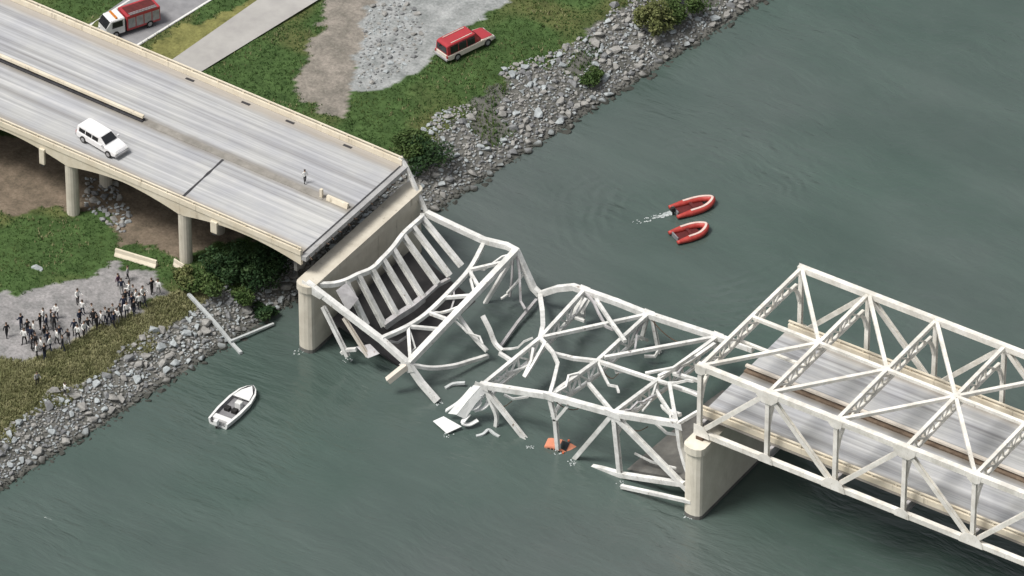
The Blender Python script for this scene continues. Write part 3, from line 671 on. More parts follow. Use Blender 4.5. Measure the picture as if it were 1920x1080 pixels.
STR = [((648, 527), (686, 607)), ((671, 516), (719, 609)), ((697, 505), (744, 591)), ((717, 486), (771, 574)), ((736, 466), (792, 557)), ((755, 441), (818, 529)), ((773, 424), (841, 514)), ((791, 408), (863, 496))]
tops = []; bots = []
for (a, b_) in STR:
    t0 = Vector(at(*a, z=8.35)); t1 = P(*b_, t0.y); tops.append(t0); bots.append(t1); d = (t1-t0)
    hbeam('stringer', t0, t0+d*1.03, .54, .55, STEELD if False else STEELF, FL, up=(1, 0, .5))
fb('floor_beam', P(598, 534, 1.0), Vector(at(625, 533, z=8.3)), *tops, G[0]-Vector((.2, .6, 0)), w=.42, h=.5, par=FL, smooth=True)
fb('floor_beam', *[bots[i]+Vector((.1, 0, -.1)) for i in (1, 2, 3, 4)], w=.6, h=.7, par=FL, mat=STEELD)
fb('floor_beam', bots[4]+Vector((.1, 0, -.1)), bots[5]+Vector((.1, 0, -.4)), bots[6]+Vector((.1, 0, -.6)), w=.35, par=FL, mat=STEELD)
fh('bottom_chord', P(606, 575, .1), P(652, 668, .1), .42, FL); fh('bottom_chord', P(645, 596, .1), P(690, 668, .1), .36, FL, CREAMP); fb('bottom_chord', P(640, 662, 0), P(652, 656, .2), P(668, 655, .4), w=.34, par=FL)
plate('bent_plate', [P(668, 650, .2), P(690, 672, -.2), P(712, 663, .6), P(694, 645, .8)], .08, STEELD, FL)
plate('bent_plate', [P(630, 545, 1.5), P(652, 585, 1.5), P(672, 560, 2.4), P(650, 530, 2.4)], .06, STEELD, FL)
tag(plate('deck_slab', [(-47.4, 2.0, 3.4), (-47.4, 17.5, 3.0), (-37.8, 16.8, -.5), (-38.2, 3.0, -.4)], .3, mottled('shade_slab_dark', (.018, .018, .02), (.045, .042, .042), .8, .6)), 'near-black slab added to stand in for shade below the bare stringers at the left pier', 'debris')  # added slab, near-black to give the shade seen between the stringers
fb('torn_rail', P(750, 294, 20.5), P(762, 314, 20.4), P(776, 345, 20.2), P(790, 377, 20), G[0], w=.36, par=FL)

rb = random.Random(21)
def kinked(a, b_, par, w_, sag):
    a, b_ = Vector(a), Vector(b_); pts = [a]
    for k in (.3, .55, .8): pts.append(a.lerp(b_, k)+Vector((rb.uniform(-.5, .5), rb.uniform(-.5, .5), -sag*math.sin(math.pi*k)*rb.uniform(.5, 1.3)+rb.uniform(-.25, .25))))
    fb('bent_lace_bar', *pts, b_, w=w_, par=par, mat=rb.choice([STEELF, STEELF, STEELD]))
for a, b_, par in ((AP[1], LG(.08), FL), (AP[2], LG(.5), FL), (AP[3], LG(.45), FL), (AP[4], LG(.62), FL), (AP[4], LG(.97), FL), (L[2], AP[1]+Vector((0, 0, -1.2)), FL), (G[5], P(940, 560, 17), FL), (LG(.4), P(905, 645, 8), FL), (G[4], P(985, 580, 17), FL), (P(935, 655, 10.2), Mi[0]+Vector((-1, 0, -.4)), FL),
        (N[0], Mi[0]+Vector((.6, -2, -1.6)), FR), (N[1], P(1085, 700, 4.5), FR), (Mi[1], P(1160, 735, 4), FR), (Fp[0], P(1150, 618, 15), FR), (Fp[1], P(1180, 660, 12.6), FR), (Mi[2], P(1205, 770, 1.5), FR), (Fp[2], P(1270, 700, 11.5), FR), (N[2], P(1225, 742, 5), FR), (Mi[0], P(1075, 620, 13), FR), (Mi[1], P(1195, 700, 10), FR), (N[3], P(1240, 760, 3), FR), (Mi[2], P(1300, 715, 9), FR)):
    kinked(a, b_, par, rb.uniform(.16, .24), rb.uniform(.1, .9))
# ------------------------------------------------------------------ loose wreckage in the water
w1 = empty('wreck_sheeting', (*at(870, 765, z=0)[:2], 0), label='crumpled white sheet metal hanging from the near broken truss corner', cat='debris')
LE = [(888, 722, 4.7), (866, 746, 3.2), (840, 776, 1.6)]; RE = [(914, 732, 4.3), (893, 756, 2.9), (872, 786, 1.1)]
le = [Vector(at(u, v, z=z)) for u, v, z in LE]; re_ = [Vector(at(u, v, z=z)) for u, v, z in RE]
for i in range(2):
    md = le[i+1].lerp(re_[i+1], .5)+Vector((.1, -.1, .3)); mt = le[i].lerp(re_[i], .5)+Vector((.1, -.1, .3)); of = Vector((0, 0, .05*i))
    plate('sheet', [le[i]+of, le[i+1]+of, md+of, mt+of], .05, GELW, w1); plate('sheet', [mt+of+Vector((.02, 0, -.06)), md+of+Vector((.02, 0, -.06)), re_[i+1]+of, re_[i]+of], .05, GELW, w1)
tag(plate('floating_sheet', [Vector(at(u, v, z=z)) for u, v, z in ((812, 790, .25), (832, 781, .7), (866, 800, .45), (838, 813, .2))], .16, GELW), 'flat white sheet floating at the foot of the crumpled sheeting', 'debris')
for pts in ([(884, 728, 4.2), (862, 752, 2.6), (836, 770, 1.2)], [(905, 740, 3.8), (902, 752, 2.8), (893, 764, 2.2), (878, 768, 1.9)], [(912, 738, 3.6), (916, 752, 2.6), (908, 764, 2.0), (890, 770, 1.6)], [(880, 776, 1.5), (868, 792, .8), (880, 796, .5), (896, 788, .7)]):
    sweep('bent_strip', [at(u, v, z=z) for u, v, z in pts], .5, .12, GELW, w1)
w3 = tag(sweep('floating_spar', [at(893, 818, z=.05), at(906, 814, z=.12), at(916, 806, z=.3), at(926, 813, z=.1), at(936, 819, z=.02)], .3, .2, WOODG), 'small pale bent spar floating below the near broken truss corner', 'debris')
w4 = tag(sweep('floating_spar', [at(835, 728, z=.1), at(850, 720, z=.25), at(872, 718, z=.5)], .34, .24, WOODG), 'short grey spar breaking the water between the two fallen halves', 'debris')
w5 = tag(sweep('washed_up_pole', [Vector(ground(353, 556))+Vector((0, 0, .35)), Vector(ground(400, 608))+Vector((0, 0, .45)), Vector(ground(436, 650))+Vector((0, 0, .35)), Vector(at(452, 662, z=.2))], .36, .3, WOODG), 'long pale pole lying down the stone bank beside the pier', 'pole')
w6 = tag(sweep('washed_up_pole', [Vector(at(432, 640, z=.5)), Vector(at(513, 607, z=.3))], .26, .22, WOODG, smooth=False), 'shorter pale pole lying along the waterline beside the pier', 'pole')
for u0, v0, u1, v1, lab, wd in ((217, 477, 294, 500, 'long white barrier lying beside the concrete column under the viaduct', .75), (327, 496, 346, 508, 'short white barrier piece at the foot of the concrete column', .5)):
    a, b_ = Vector(ground(u0, v0)), Vector(ground(u1, v1)); d = (b_-a).normalized(); s = Vector((-d.y, d.x, 0))*wd
    e = empty('road_barrier', (a+b_)/2, label=lab, cat='barrier')
    pts = [(s*.55, 0), (s*.5, .12), (s*.22, .4), (s*.16, .8), (-s*.16, .8), (-s*.22, .4), (-s*.5, .12), (-s*.55, 0)]
    v = [p+o_+Vector((0, 0, z)) for p in (a, b_) for o_, z in pts]; n = 8
    mesh('body', v, [tuple(range(n)), tuple(range(n, 2*n))[::-1]]+[(i, n+i, n+(i+1) % n, (i+1) % n) for i in range(n)], CREAM, e)
    for k in (.2, .8): c = a.lerp(b_, k); box('foot', c.x-.3, c.x+.3, c.y-.3, c.y+.3, c.z-.3, c.z+.05, PIERC, e)

bo = bpy.data.objects.new('boulder', SM[0]); COL.objects.link(bo); bo.location = ground(70, 503); bo.scale = (.75, .6, .6)
tag(bo, 'lone pale boulder on the green grass above the crowded path', 'boulder')
# ------------------------------------------------------------------ bushes
def bush(name, u, v, rx, ry, rz, n, mat, label, leaf=.2, base=None, group=None):
    c = Vector(ground(u, v)) if base is None else Vector(base)
    e = empty(name, c, label=label, cat='bush', group=group)
    lob = [(random.uniform(-.6, .6)*rx, random.uniform(-.6, .6)*ry, rz*random.uniform(.35, .85), random.uniform(.3, .55)) for _ in range(9)]
    vv = []; f = []
    for _ in range(n):
        lx, ly, lz, lr = random.choice(lob); d = Vector((random.gauss(0, 1), random.gauss(0, 1), random.gauss(0, 1))).normalized()*random.uniform(.55, 1.08)
        p = Vector((lx+d.x*rx*lr, ly+d.y*ry*lr, max(.05, lz+d.z*rz*lr)))
        a = Vector((random.gauss(0, 1), random.gauss(0, 1), random.gauss(0, .6))).normalized(); b_ = a.cross(Vector((random.gauss(0, 1), random.gauss(0, 1), random.gauss(0, 1)))).normalized(); L_ = leaf*random.uniform(.6, 1.4)
        k = len(vv); vv += [p-a*L_, p+b_*L_*.45, p+a*L_, p-b_*L_*.45]; f.append((k, k+1, k+2, k+3))
    mesh('foliage', vv, f, mat, e, world=False)
    for j in range(4):
        q = random.choice(lob); sweep('stem', [(q[0]*.15, q[1]*.15, -.2), (q[0]*.5, q[1]*.5, q[2]*.5), (q[0], q[1], q[2])], .14, .14, BARK, e, world=False, nseg=6, taper=lambda t: 1-.7*t)
    return e
bush('shrub', 470, 532, 3.2, 3.0, 3.4, 3600, LEAFD, 'dark green shrub under the viaduct edge, nearest the left pier')
bush('shrub', 420, 515, 2.6, 2.6, 2.6, 2600, LEAFD, 'dark green shrub right of the tall concrete column')
bush('shrub', 505, 520, 2.6, 2.6, 3.6, 2800, LEAFD, 'dark shrub deep in shade behind the left pier')
bush('shrub', 385, 545, 2.4, 2.2, 1.4, 2200, LEAFM, 'low light green shrub above the stone bank near the long pole')
bush('shrub', 450, 565, 2.2, 1.8, 1.2, 2000, LEAFM, 'low mid green shrub on the stone bank below the dark shrubs')
bush('shrub', 345, 525, 1.6, 1.6, 1.0, 1500, LEAFY, 'small yellow green shrub at the end of the crowded path')
bush('shrub', 492, 590, 1.6, 1.5, 1.1, 1300, LEAFD, 'small dark shrub at the waterline beside the left pier')
bush('shrub', 800, 318, 3.0, 3.2, 2.3, 3200, LEAFD, 'dark green shrub on the bank behind the far deck corner')
bush('shrub', 770, 280, 2.6, 2.6, 1.6, 2200, LEAFM, 'mid green shrub beside the far parapet near the deck end')
bush('shrub', 1222, 55, 2.2, 2.4, 3.0, 3000, LEAFY, 'tall yellow green bush among the stones at the top of the photo')
bush('shrub', 1275, 25, 2.6, 3.0, 2.2, 2600, LEAFM, 'green bush right of the yellow green bush at the top')
bush('shrub', 1112, 150, 1.6, 2.0, .9, 1300, LEAFM, 'low green bush growing in the middle of the stone bank')

# ------------------------------------------------------------------ vehicles
def wheel(parent, x, y, r=.42, w=.28):
    bm = bmesh.new(); bmesh.ops.create_cone(bm, cap_ends=True, segments=18, radius1=r, radius2=r, depth=w)
    bmesh.ops.rotate(bm, verts=bm.verts, cent=(0, 0, 0), matrix=Matrix.Rotation(math.pi/2, 3, 'X')); bmesh.ops.translate(bm, verts=bm.verts, vec=(x, y, r))
    t = frombm('wheel', bm, BLACK, parent, world=False)
    bm = bmesh.new(); bmesh.ops.create_cone(bm, cap_ends=True, segments=14, radius1=r*.58, radius2=r*.58, depth=w+.03)
    bmesh.ops.rotate(bm, verts=bm.verts, cent=(0, 0, 0), matrix=Matrix.Rotation(math.pi/2, 3, 'X')); bmesh.ops.translate(bm, verts=bm.verts, vec=(x, y, r))
    frombm('rim', bm, CHROME, t, world=False)
def loft(name, st, mat, parent, bev=.07):
    """Body shell from stations (x, half width low, half width high, z low, z high)."""
    bm = bmesh.new(); R = []
    for x, wl, wh, zl, zh in st: R.append([bm.verts.new(q) for q in ((x, -wl, zl), (x, wl, zl), (x, wh, zh), (x, -wh, zh))])
    for a, b_ in zip(R, R[1:]):
        for j in range(4): bm.faces.new((a[j], a[(j+1) % 4], b_[(j+1) % 4], b_[j]))
    bm.faces.new(R[0][::-1]); bm.faces.new(R[-1])
    bmesh.ops.recalc_face_normals(bm, faces=bm.faces)
    if bev: bmesh.ops.bevel(bm, geom=[e for e in bm.edges if e.is_manifold and e.calc_face_angle(0) > .35], offset=bev, segments=2, affect='EDGES')
    return frombm(name, bm, mat, parent, world=False)
def quadp(name, pts, mat, parent): return plate(name, pts, .02, mat, parent, world=False)
def suv(root, Lg, Wd, Ht, low, up, hood, wheel_r=.42, roof_back=None, lower_h=1.08):
    """Lg long, nose towards +x. Hull, greenhouse, glass, roof rails, wheels, lamps, bumpers, mirrors."""
    h = Lg/2; w = Wd/2; hb = h-Lg*.27; belt = lower_h
    loft('body', [(-h+.06, w*.94, w*.93, .45, belt), (-h+.5, w, w*.97, .38, belt+.02), (hb+.1, w, w*.97, .38, belt+.02), (h-.5, w*.98, w*.9, .4, belt-.1), (h-.05, w*.9, w*.8, .45, belt-.25)], low, root)
    loft('hood', [(hb-.05, w*.88, w*.84, belt-.05, belt+.07), (h-.55, w*.84, w*.78, belt-.2, belt-.03), (h-.2, w*.78, w*.7, belt-.3, belt-.14)], hood, root, .03)
    loft('cabin', [(-h+.12, w*.9, w*.78, belt-.02, Ht-.12), (-h+.5, w*.92, w*.8, belt-.02, Ht), (hb-.9, w*.92, w*.8, belt-.02, Ht), (hb+.02, w*.9, w*.76, belt-.02, belt+.06)], up, root, .05)
    zt = Ht-.12; k = lambda z: w*(.92-.12*(z-belt)/(Ht-belt))+.012
    for s in (-1, 1):
        xs_ = np.linspace(-h+.45, hb-.98, 4)
        for a, b_ in zip(xs_, xs_[1:]): quadp('side_window', [(a+.06, s*k(belt+.1), belt+.1), (b_-.06, s*k(belt+.1), belt+.1), (b_-.06, s*k(zt-.08), zt-.08), (a+.06, s*k(zt-.08), zt-.08)], GLASS, root)
    a0 = Vector((hb-.82, 0, Ht-.06)); a1 = Vector((hb-.06, 0, belt+.13)); nrm = Vector((.7, 0, .72))*.035
    quadp('windscreen', [a1+nrm+Vector((0, -w*.76, 0)), a1+nrm+Vector((0, w*.76, 0)), a0+nrm+Vector((0, w*.68, 0)), a0+nrm+Vector((0, -w*.68, 0))], GLASS, root)
    quadp('rear_window', [(-h+.1, -w*.7, belt+.18), (-h+.1, w*.7, belt+.18), (-h+.1, w*.64, zt-.12), (-h+.1, -w*.64, zt-.12)], GLASS, root)
    for s in (-1, 1):
        for x in (-h+Lg*.2, h-Lg*.17): wheel(root, x, s*(w-.1), wheel_r)
        box('headlight', h-.16, h-.03, min(s*w*.5, s*w*.82), max(s*w*.5, s*w*.82), belt-.45, belt-.27, LAMP, root, world=False, bev=.02)
        box('tail_light', -h+.02, -h+.1, min(s*w*.72, s*w*.92), max(s*w*.72, s*w*.92), belt-.35, belt-.02, REDP, root, world=False, bev=.02)
        box('mirror', hb-.35, hb-.15, min(s*(w+.02), s*(w+.24)), max(s*(w+.02), s*(w+.24)), belt+.08, belt+.28, low, root, world=False, bev=.03)
    box('bumper', h-.1, h+.08, -w*.88, w*.88, .38, .62, CHROME, root, world=False, bev=.04); box('bumper', -h-.1, -h+.08, -w*.92, w*.92, .4, .64, CHROME, root, world=False, bev=.04)
def heading(a, b_): return math.atan2(b_[1]-a[1], b_[0]-a[0])
q = at(192, 272, z=DZ+.95); x = q[0]
e = empty('parked_car', (x, q[1], DZ+rise(x)+.012), math.radians(-9), label='white sport utility car standing on the near carriageway of the viaduct', cat='car'); e.rotation_euler[1] = .033
suv(e, 6.0, 2.3, 1.82, WHITEP, WHITEP, WHITEP)
a, b_ = at(838, 108, z=4), at(926, 66, z=4); c = Vector(ground(872, 92)); c.z += .05
e = empty('rescue_vehicle', c, heading(a, b_), label='red roofed rescue vehicle with pale sides parked on the grass dike', cat='car'); suv(e, 6.9, 2.45, 2.3, CREAMP, REDP, REDP, .46)
for y in (-.7, .7): beam('roof_rail', (0, 0, 0), (0, 0, .01), .01, .01, REDP, e) if False else box('roof_rail', -2.6, .4, y-.04, y+.04, 2.31, 2.37, CREAMP, e, world=False)
# fire engine
a, b_ = at(290, 34, z=4.4), at(205, 62, z=4.4); c = Vector(at(243, 52, z=4.45))
e = empty('fire_engine', c, heading(a, b_), label='fire engine with red body and white cab on the road behind the viaduct', cat='fire engine'); e.scale = (.84, .9, .9)
box('rear_body', -4.0, 1.0, -1.22, 1.22, .55, 2.7, REDP, e, world=False, bev=.08)
box('chassis', -3.9, 4.0, -1.0, 1.0, .42, .55, BLACK, e, world=False); box('crew_gap', 1.0, 1.25, -1.05, 1.05, .6, 2.2, BLACK, e, world=False)
loft('cab', [(1.25, 1.2, 1.12, .5, 2.65), (3.3, 1.2, 1.1, .5, 2.65), (4.05, 1.18, 1.02, .5, 1.75)], WHITEP, e, .08)
quadp('windscreen', [(4.07, -1.0, 1.72), (4.07, 1.0, 1.72), (3.42, .98, 2.58), (3.42, -.98, 2.58)], GLASS, e)
for s in (-1, 1):
    quadp('side_window', [(1.6, s*1.185, 1.55), (3.2, s*1.185, 1.55), (3.1, s*1.13, 2.4), (1.6, s*1.13, 2.4)], GLASS, e)
    for x in (-2.4, 2.7): wheel(e, x, s*1.08, .52, .34)
    box('headlight', 4.0, 4.12, min(s*.65, s*1.0), max(s*.65, s*1.0), .85, 1.1, LAMP, e, world=False, bev=.02)
    for k in range(4): box('locker_door', -3.85+k*1.2, -2.8+k*1.2, min(s*1.222, s*1.245), max(s*1.222, s*1.245), .9, 2.3, CHROME, e, world=False)
box('light_bar', 2.2, 2.5, -.9, .9, 2.66, 2.84, AMBER, e, world=False, bev=.04); box('hose_bed', -3.6, .6, -.8, .8, 2.702, 2.78, DRED, e, world=False)
for k in range(9): box('ladder_rung', -3.4+k*.45, -3.34+k*.45, .85, 1.15, 2.78, 2.83, CHROME, e, world=False)
for y in (.85, 1.15): box('ladder_rail', -3.5, .5, y-.04, y+.04, 2.71, 2.86, CHROME, e, world=False)
box('bumper', 4.06, 4.3, -1.15, 1.15, .45, .75, CHROME, e, world=False, bev=.04)
# sunken car below the fallen truss
c = Vector(at(1054, 832, z=.35)); e = empty('sunken_car', (c.x, c.y, -1.0), math.radians(14), label='pale orange car mostly under water below the fallen truss', cat='car'); e.rotation_euler[0] = .12; e.rotation_euler[1] = -.08
suv(e, 3.5, 1.65, 1.5, ORANGEP, PINKP, PINKP, .33, lower_h=.95)

# ------------------------------------------------------------------ boats
def inflatable(u0, v0, u1, v1, label, motor, group='red inflatable rescue boats'):
    a, b_ = at(u0, v0, z=.35), at(u1, v1, z=.35); c = (a+b_)/2
    e = empty('inflatable_boat', (c[0], c[1], .04), heading(a, b_), label=label, cat='boat', group=None); Lh = np.linalg.norm(b_-a)/2; w = .98
    path = [(-Lh, -w, .32), (-Lh*.3, -w, .32), (Lh*.3, -w*.95, .34), (Lh*.72, -w*.62, .42), (Lh*.98, 0, .52), (Lh*.72, w*.62, .42), (Lh*.3, w*.95, .34), (-Lh*.3, w, .32), (-Lh, w, .32)]
    sweep('tube', path, .74, .74, REDT, e, world=False, nseg=12, n=5, taper=lambda t: .55+.45*min(1, 8*t, 8*(1-t)))
    sweep('tube_highlight', [(x*1.0, y*1.0, z+.36) for x, y, z in path[1:-1]], .26, .06, PALET, e, world=False, nseg=4, n=5)  # pale strip paints the highlight along the top of the tube
    box('floor', -Lh*.86, Lh*.55, -w*.72, w*.72, .1, .2, DRED, e, world=False); box('transom', -Lh*.9, -Lh*.84, -w*.66, w*.66, .1, .62, GREYD, e, world=False)
    box('thwart', -.2, .15, -w*.66, w*.66, .38, .46, DRED, e, world=False)
    if motor:
        m = box('outboard_motor', -Lh*.9-.5, -Lh*.9-.02, -.2, .2, .45, .98, BLACK, e, world=False, bev=.08); box('leg', -Lh*.9-.32, -Lh*.9-.14, -.07, .07, -.5, .45, BLACK, m, world=False)
    return e
inflatable(1262, 398, 1336, 376, 'upper red inflatable boat with a dark outboard motor', True)
inflatable(1262, 446, 1324, 426, 'lower, smaller red inflatable boat without a motor', False)
def foamstrip(name, pts, label):
    v = []; f = []
    for i, (u, vv, w) in enumerate(pts):
        p = at(u, vv, z=.012); v += [p+np.array([.2*w, w, 0]), p-np.array([.2*w, w, 0])]
    f = [(2*i, 2*i+1, 2*i+3, 2*i+2) for i in range(len(pts)-1)]
    return tag(mesh(name, v, f, FOAM), label, 'foam', kind='stuff')
def foamblobs(name, pts, label):
    v = []; f = []
    for (u, vv, r, n) in pts:
        c = at(u, vv, z=.01)
        for _ in range(n):
            a = random.uniform(0, 6.28); d = r*math.sqrt(random.random()); q = c+np.array([math.cos(a)*d, math.sin(a)*d, random.uniform(.004, .05)]); s = random.uniform(.03, .11)
            k = len(v); m = 6; v += [q+np.array([math.cos(2*math.pi*j/m)*s*random.uniform(.7, 1.2), math.sin(2*math.pi*j/m)*s, 0]) for j in range(m)]+[q+np.array([0, 0, s*.5])]; f += [(k+j, k+(j+1) % m, k+m) for j in range(m)]
    return tag(mesh(name, v, f, FOAM), label, 'foam', kind='stuff')
foamblobs('wake_foam', [(1256, 400, .32, 220), (1249, 402, .34, 90), (1240, 405, .38, 45), (1228, 408, .45, 26), (1212, 413, .5, 14), (1194, 418, .5, 8)], 'white wake foam behind the upper red boat')
foamblobs('wreck_foam', [(822, 756, .5, 14), (994, 838, .45, 16), (1072, 868, .5, 18), (1164, 908, .5, 14), (1046, 848, .5, 14), (842, 816, .6, 16), (1292, 968, .7, 22), (560, 660, .6, 14), (652, 676, .5, 12)], 'thin specks of foam where wreckage and piers break the river surface')
# white motor boat
a, b_ = at(410, 790, z=.6), at(474, 727, z=.6); c = (a+b_)/2
e = empty('motor_boat', (c[0], c[1], 0), heading(a, b_), label='white open motor boat near the left bank', cat='boat'); Lh = 3.5; w = 1.4
def ring(k, z): return [(-Lh, -w*.86*k, z), (-Lh*.4, -w*k, z), (Lh*.25, -w*.98*k, z), (Lh*.66, -w*.76*k, z+.06), (Lh*.88, -w*.42*k, z+.1), (Lh*(.9+.1*k), 0, z+.14), (Lh*.88, w*.42*k, z+.1), (Lh*.66, w*.76*k, z+.06), (Lh*.25, w*.98*k, z), (-Lh*.4, w*k, z), (-Lh, w*.86*k, z)]
def hullmesh(name, rings, mat, cap=False):
    v = [p for r in rings for p in r]; n = len(rings[0]); f = [(i*n+j, i*n+(j+1) % n, (i+1)*n+(j+1) % n, (i+1)*n+j) for i in range(len(rings)-1) for j in range(n)]
    if cap: f.append(tuple(range((len(rings)-1)*n, len(rings)*n)))
    return mesh(name, v, f, mat, e, world=False)
hullmesh('hull', [ring(.62, -.35), ring(.92, .15), ring(1.0, .72), ring(.8, .74)], GELW); hullmesh('cockpit', [ring(.8, .738), ring(.74, .3)], GREYD, True)
plate('foredeck', [(Lh*.3, -w*.72, .75), (Lh*.64, -w*.52, .79), (Lh*.92, 0, .88), (Lh*.64, w*.52, .79), (Lh*.3, w*.72, .75)], .06, GELW, e, world=False)
box('console', -.3, .35, -.75, -.05, .3, 1.12, GELW, e, world=False, bev=.06); quadp('windscreen', [(.36, -.75, 1.1), (.36, .5, 1.1), (.16, .45, 1.5), (.16, -.7, 1.5)], GLASS, e)
for x, y in ((-.9, -.45), (-.9, .45)): box('seat', x-.3, x+.3, y-.3, y+.3, .3, .72, BLACK, e, world=False, bev=.05)
box('bench', -Lh*.86, -Lh*.66, -w*.72, w*.72, .3, .66, GELW, e, world=False, bev=.05)
m = box('outboard_motor', -Lh-.55, -Lh-.02, -.24, .24, .45, 1.12, GELW, e, world=False, bev=.1); box('leg', -Lh-.4, -Lh-.16, -.08, .08, -.5, .45, BLACK, m, world=False)
foamblobs('stern_foam', [(407, 799, .35, 16)], 'small patch of foam at the stern of the white motor boat')

# ------------------------------------------------------------------ people
SKIN = mottled('skin', (.45, .28, .2), (.55, .36, .26), 4, .6, bs=0); HAIRM = mottled('hair', (.03, .02, .015), (.08, .05, .03), 8, .7)
CL = {'white': mottled('white_cloth', (.68, .68, .66), (.82, .82, .8), 3, .85), 'black': mottled('black_cloth', (.014, .014, .016), (.03, .03, .034), 3, .9), 'navy': mottled('navy_cloth', (.015, .02, .04), (.03, .04, .07), 3, .9), 'grey': mottled('grey_cloth', (.25, .25, .25), (.36, .36, .35), 3, .9), 'plum': mottled('plum_cloth', (.07, .03, .06), (.12, .06, .1), 3, .9)}
def body_mesh(pose):
    r = random.Random(pose)
    st = r.uniform(.05, .2); arm = [(.30, -.02+.1*r.random(), 1.16), (.34+.05*r.random(), .02+.3*(pose % 2), .95+.18*(pose % 2))]
    V_ = [(0, 0, .94), (0, .0, 1.14), (0, 0, 1.36), (0, .01, 1.5), (0, .03, 1.62), (0, .035, 1.72)]; E_ = [(0, 1), (1, 2), (2, 3), (3, 4), (4, 5)]; Rr = [(.15, .11), (.14, .1), (.17, .11), (.06, .06), (.095, .105), (.07, .08)]
    for s in (-1, 1):
        f = s*st
        k = len(V_); V_ += [(s*.2, 0, 1.42), (s*arm[0][0], arm[0][1], arm[0][2]), (s*arm[1][0]*(.85 if pose % 2 else 1), arm[1][1], arm[1][2]), (s*arm[1][0]*.85, arm[1][1]+.07, arm[1][2]-.08)]
        E_ += [(2, k), (k, k+1), (k+1, k+2), (k+2, k+3)]; Rr += [(.075, .075), (.055, .055), (.04, .04), (.045, .03)]
        k = len(V_); V_ += [(s*.1, 0, .86), (s*.12, f*.5, .48), (s*.12, f-.03, .09), (s*.14, f+.15, .04)]
        E_ += [(0, k), (k, k+1), (k+1, k+2), (k+2, k+3)]; Rr += [(.095, .095), (.065, .07), (.048, .05), (.05, .04)]
    me = bpy.data.meshes.new('body'); me.from_pydata(V_, E_, []); o = bpy.data.objects.new('tmp', me); COL.objects.link(o)
    md = o.modifiers.new('s', 'SKIN')
    for i, q in enumerate(Rr): me.skin_vertices[0].data[i].radius = q
    me.skin_vertices[0].data[0].use_root = True
    o.modifiers.new('ss', 'SUBSURF').levels = 1
    dg = bpy.context.evaluated_depsgraph_get(); ev = o.evaluated_get(dg); out = bpy.data.meshes.new_from_object(ev); bpy.data.objects.remove(o)
    for m in (SKIN, SKIN, SKIN): out.materials.append(m)
    for p in out.polygons:
        z = p.center.z; p.use_smooth = True
        hand = abs(p.center.x) > .22 and z < arm[1][2]-.02 and z > .6
        p.material_index = 0 if (z > 1.5 or hand) else (2 if z < .93 else 1)
    return out
BODIES = [body_mesh(i) for i in range(4)]
def hair_mesh():
    bm = bmesh.new(); bmesh.ops.create_uvsphere(bm, u_segments=10, v_segments=7, radius=.118)
    for v in bm.verts:
        v.co.z = v.co.z*1.05; 
    bmesh.ops.delete(bm, geom=[v for v in bm.verts if v.co.z < -.02 and v.co.y > -.02], context='VERTS')
    bmesh.ops.translate(bm, verts=bm.verts, vec=(0, .02, 1.69)); me = bpy.data.meshes.new('hair'); bm.to_mesh(me); bm.free(); me.materials.append(HAIRM); return me
HAIR = hair_mesh()
cache = {}
def person(loc, rz, top, legs, label, pose, group=None, scale=1.0):
    key = (pose, top, legs)
    if key not in cache:
        me = BODIES[pose].copy(); me.materials[1] = CL[top]; me.materials[2] = CL[legs]; cache[key] = me
    e = empty('person', loc, rz, label=label, cat='person', group=group); e.scale = (scale,)*3
    b_ = link('body', cache[key], e, world=False); link('hair', HAIR, e, world=False)
    return e
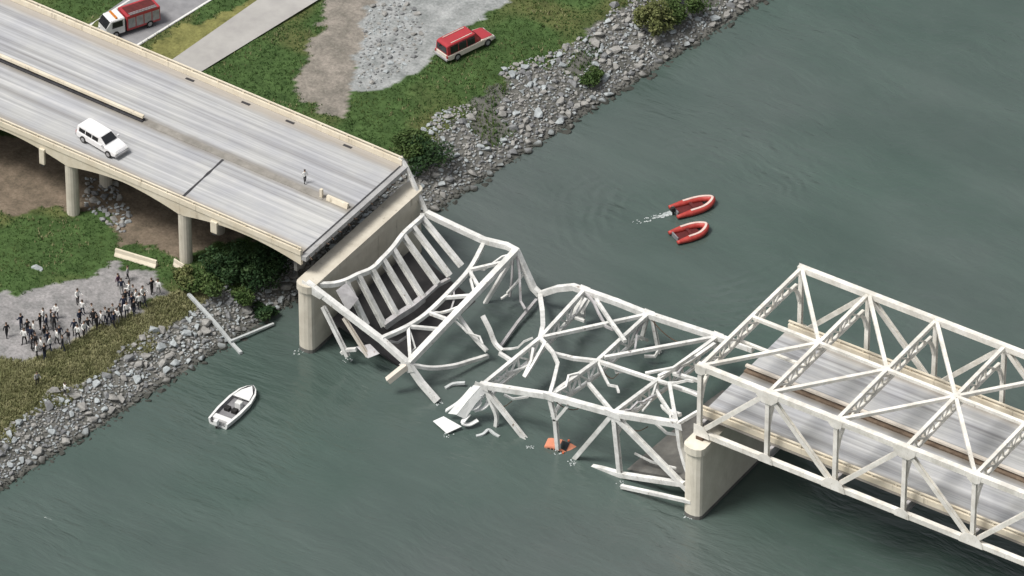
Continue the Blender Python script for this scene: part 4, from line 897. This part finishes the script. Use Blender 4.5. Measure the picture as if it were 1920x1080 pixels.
PPL = [(13, 628, 'black'), (40, 612, 'navy'), (46, 640, 'white'), (63, 625, 'white'), (70, 665, 'white'), (77, 655, 'white'), (82, 600, 'white'), (84, 634, 'black'), (90, 642, 'navy'), (106, 592, 'white'), (102, 612, 'black'), (107, 640, 'white'), (118, 652, 'black'), (146, 565, 'white'), (146, 632, 'white'), (155, 585, 'white'), (150, 604, 'navy'), (165, 618, 'black'), (173, 592, 'grey'), (182, 612, 'black'), (198, 600, 'grey'), (212, 592, 'grey'), (214, 608, 'navy'), (226, 592, 'black'), (238, 590, 'white'), (243, 552, 'white'), (248, 575, 'navy'), (256, 566, 'white'), (268, 560, 'white'), (272, 570, 'black'), (222, 535, 'plum'), (240, 520, 'grey'), (228, 545, 'navy'), (297, 548, 'white'), (285, 546, 'black'), (52, 622, 'black'), (58, 634, 'navy'), (67, 648, 'black'), (88, 612, 'navy'), (96, 604, 'black'), (76, 612, 'black'), (112, 632, 'navy'), (95, 652, 'white'), (128, 640, 'black'), (140, 622, 'navy'), (158, 626, 'white'), (176, 604, 'black'), (190, 606, 'white'), (205, 602, 'black'), (220, 600, 'white'), (232, 578, 'navy'), (252, 584, 'black'), (262, 574, 'white'), (250, 556, 'grey'), (236, 566, 'black'), (60, 652, 'black'), (84, 668, 'black')]
ORD = ['leftmost', 'second', 'third', 'fourth', 'fifth', 'sixth', 'seventh', 'eighth', 'ninth', 'tenth', 'eleventh', 'twelfth', 'thirteenth', 'fourteenth', 'fifteenth', 'sixteenth', 'seventeenth', 'eighteenth', 'nineteenth', 'twentieth', 'twenty-first', 'twenty-second', 'twenty-third', 'twenty-fourth', 'twenty-fifth']
cnt = {}
for i, (u, v, top) in enumerate(sorted(PPL)):
    k = cnt.get(top, 0); cnt[top] = k+1
    what = '%s person in %s %s' % ('leftmost' if k == 0 else ORD[k], 'a' if top != 'x' else '', top+' top')
    lab = ('leftmost person in a %s top in the crowd on the gravel path' % top) if k == 0 else ('person in a %s top, %s from the left among %s tops on the path' % (top, ORD[k], top))
    p = ground(u, v+5); person(p, random.uniform(0, 6.28), top, random.choice(['black', 'navy', 'black', 'grey']), lab, i % 4, 'people gathered on the gravel path', random.uniform(1.08, 1.2))
for u, v, top, lab in ((70, 722, 'grey', 'person in a grey top standing alone on the dry grass bank'), (122, 742, 'white', 'person in a white top standing alone above the stone bank')):
    person(ground(u, v), random.uniform(0, 6.28), top, 'black', lab, 1)
q = at(572, 345, z=DZ+.15); person((q[0], q[1], DZ+rise(q[0])+.06), 1.0, 'white', 'black', 'person in a white top standing by the median near the broken deck end', 2)
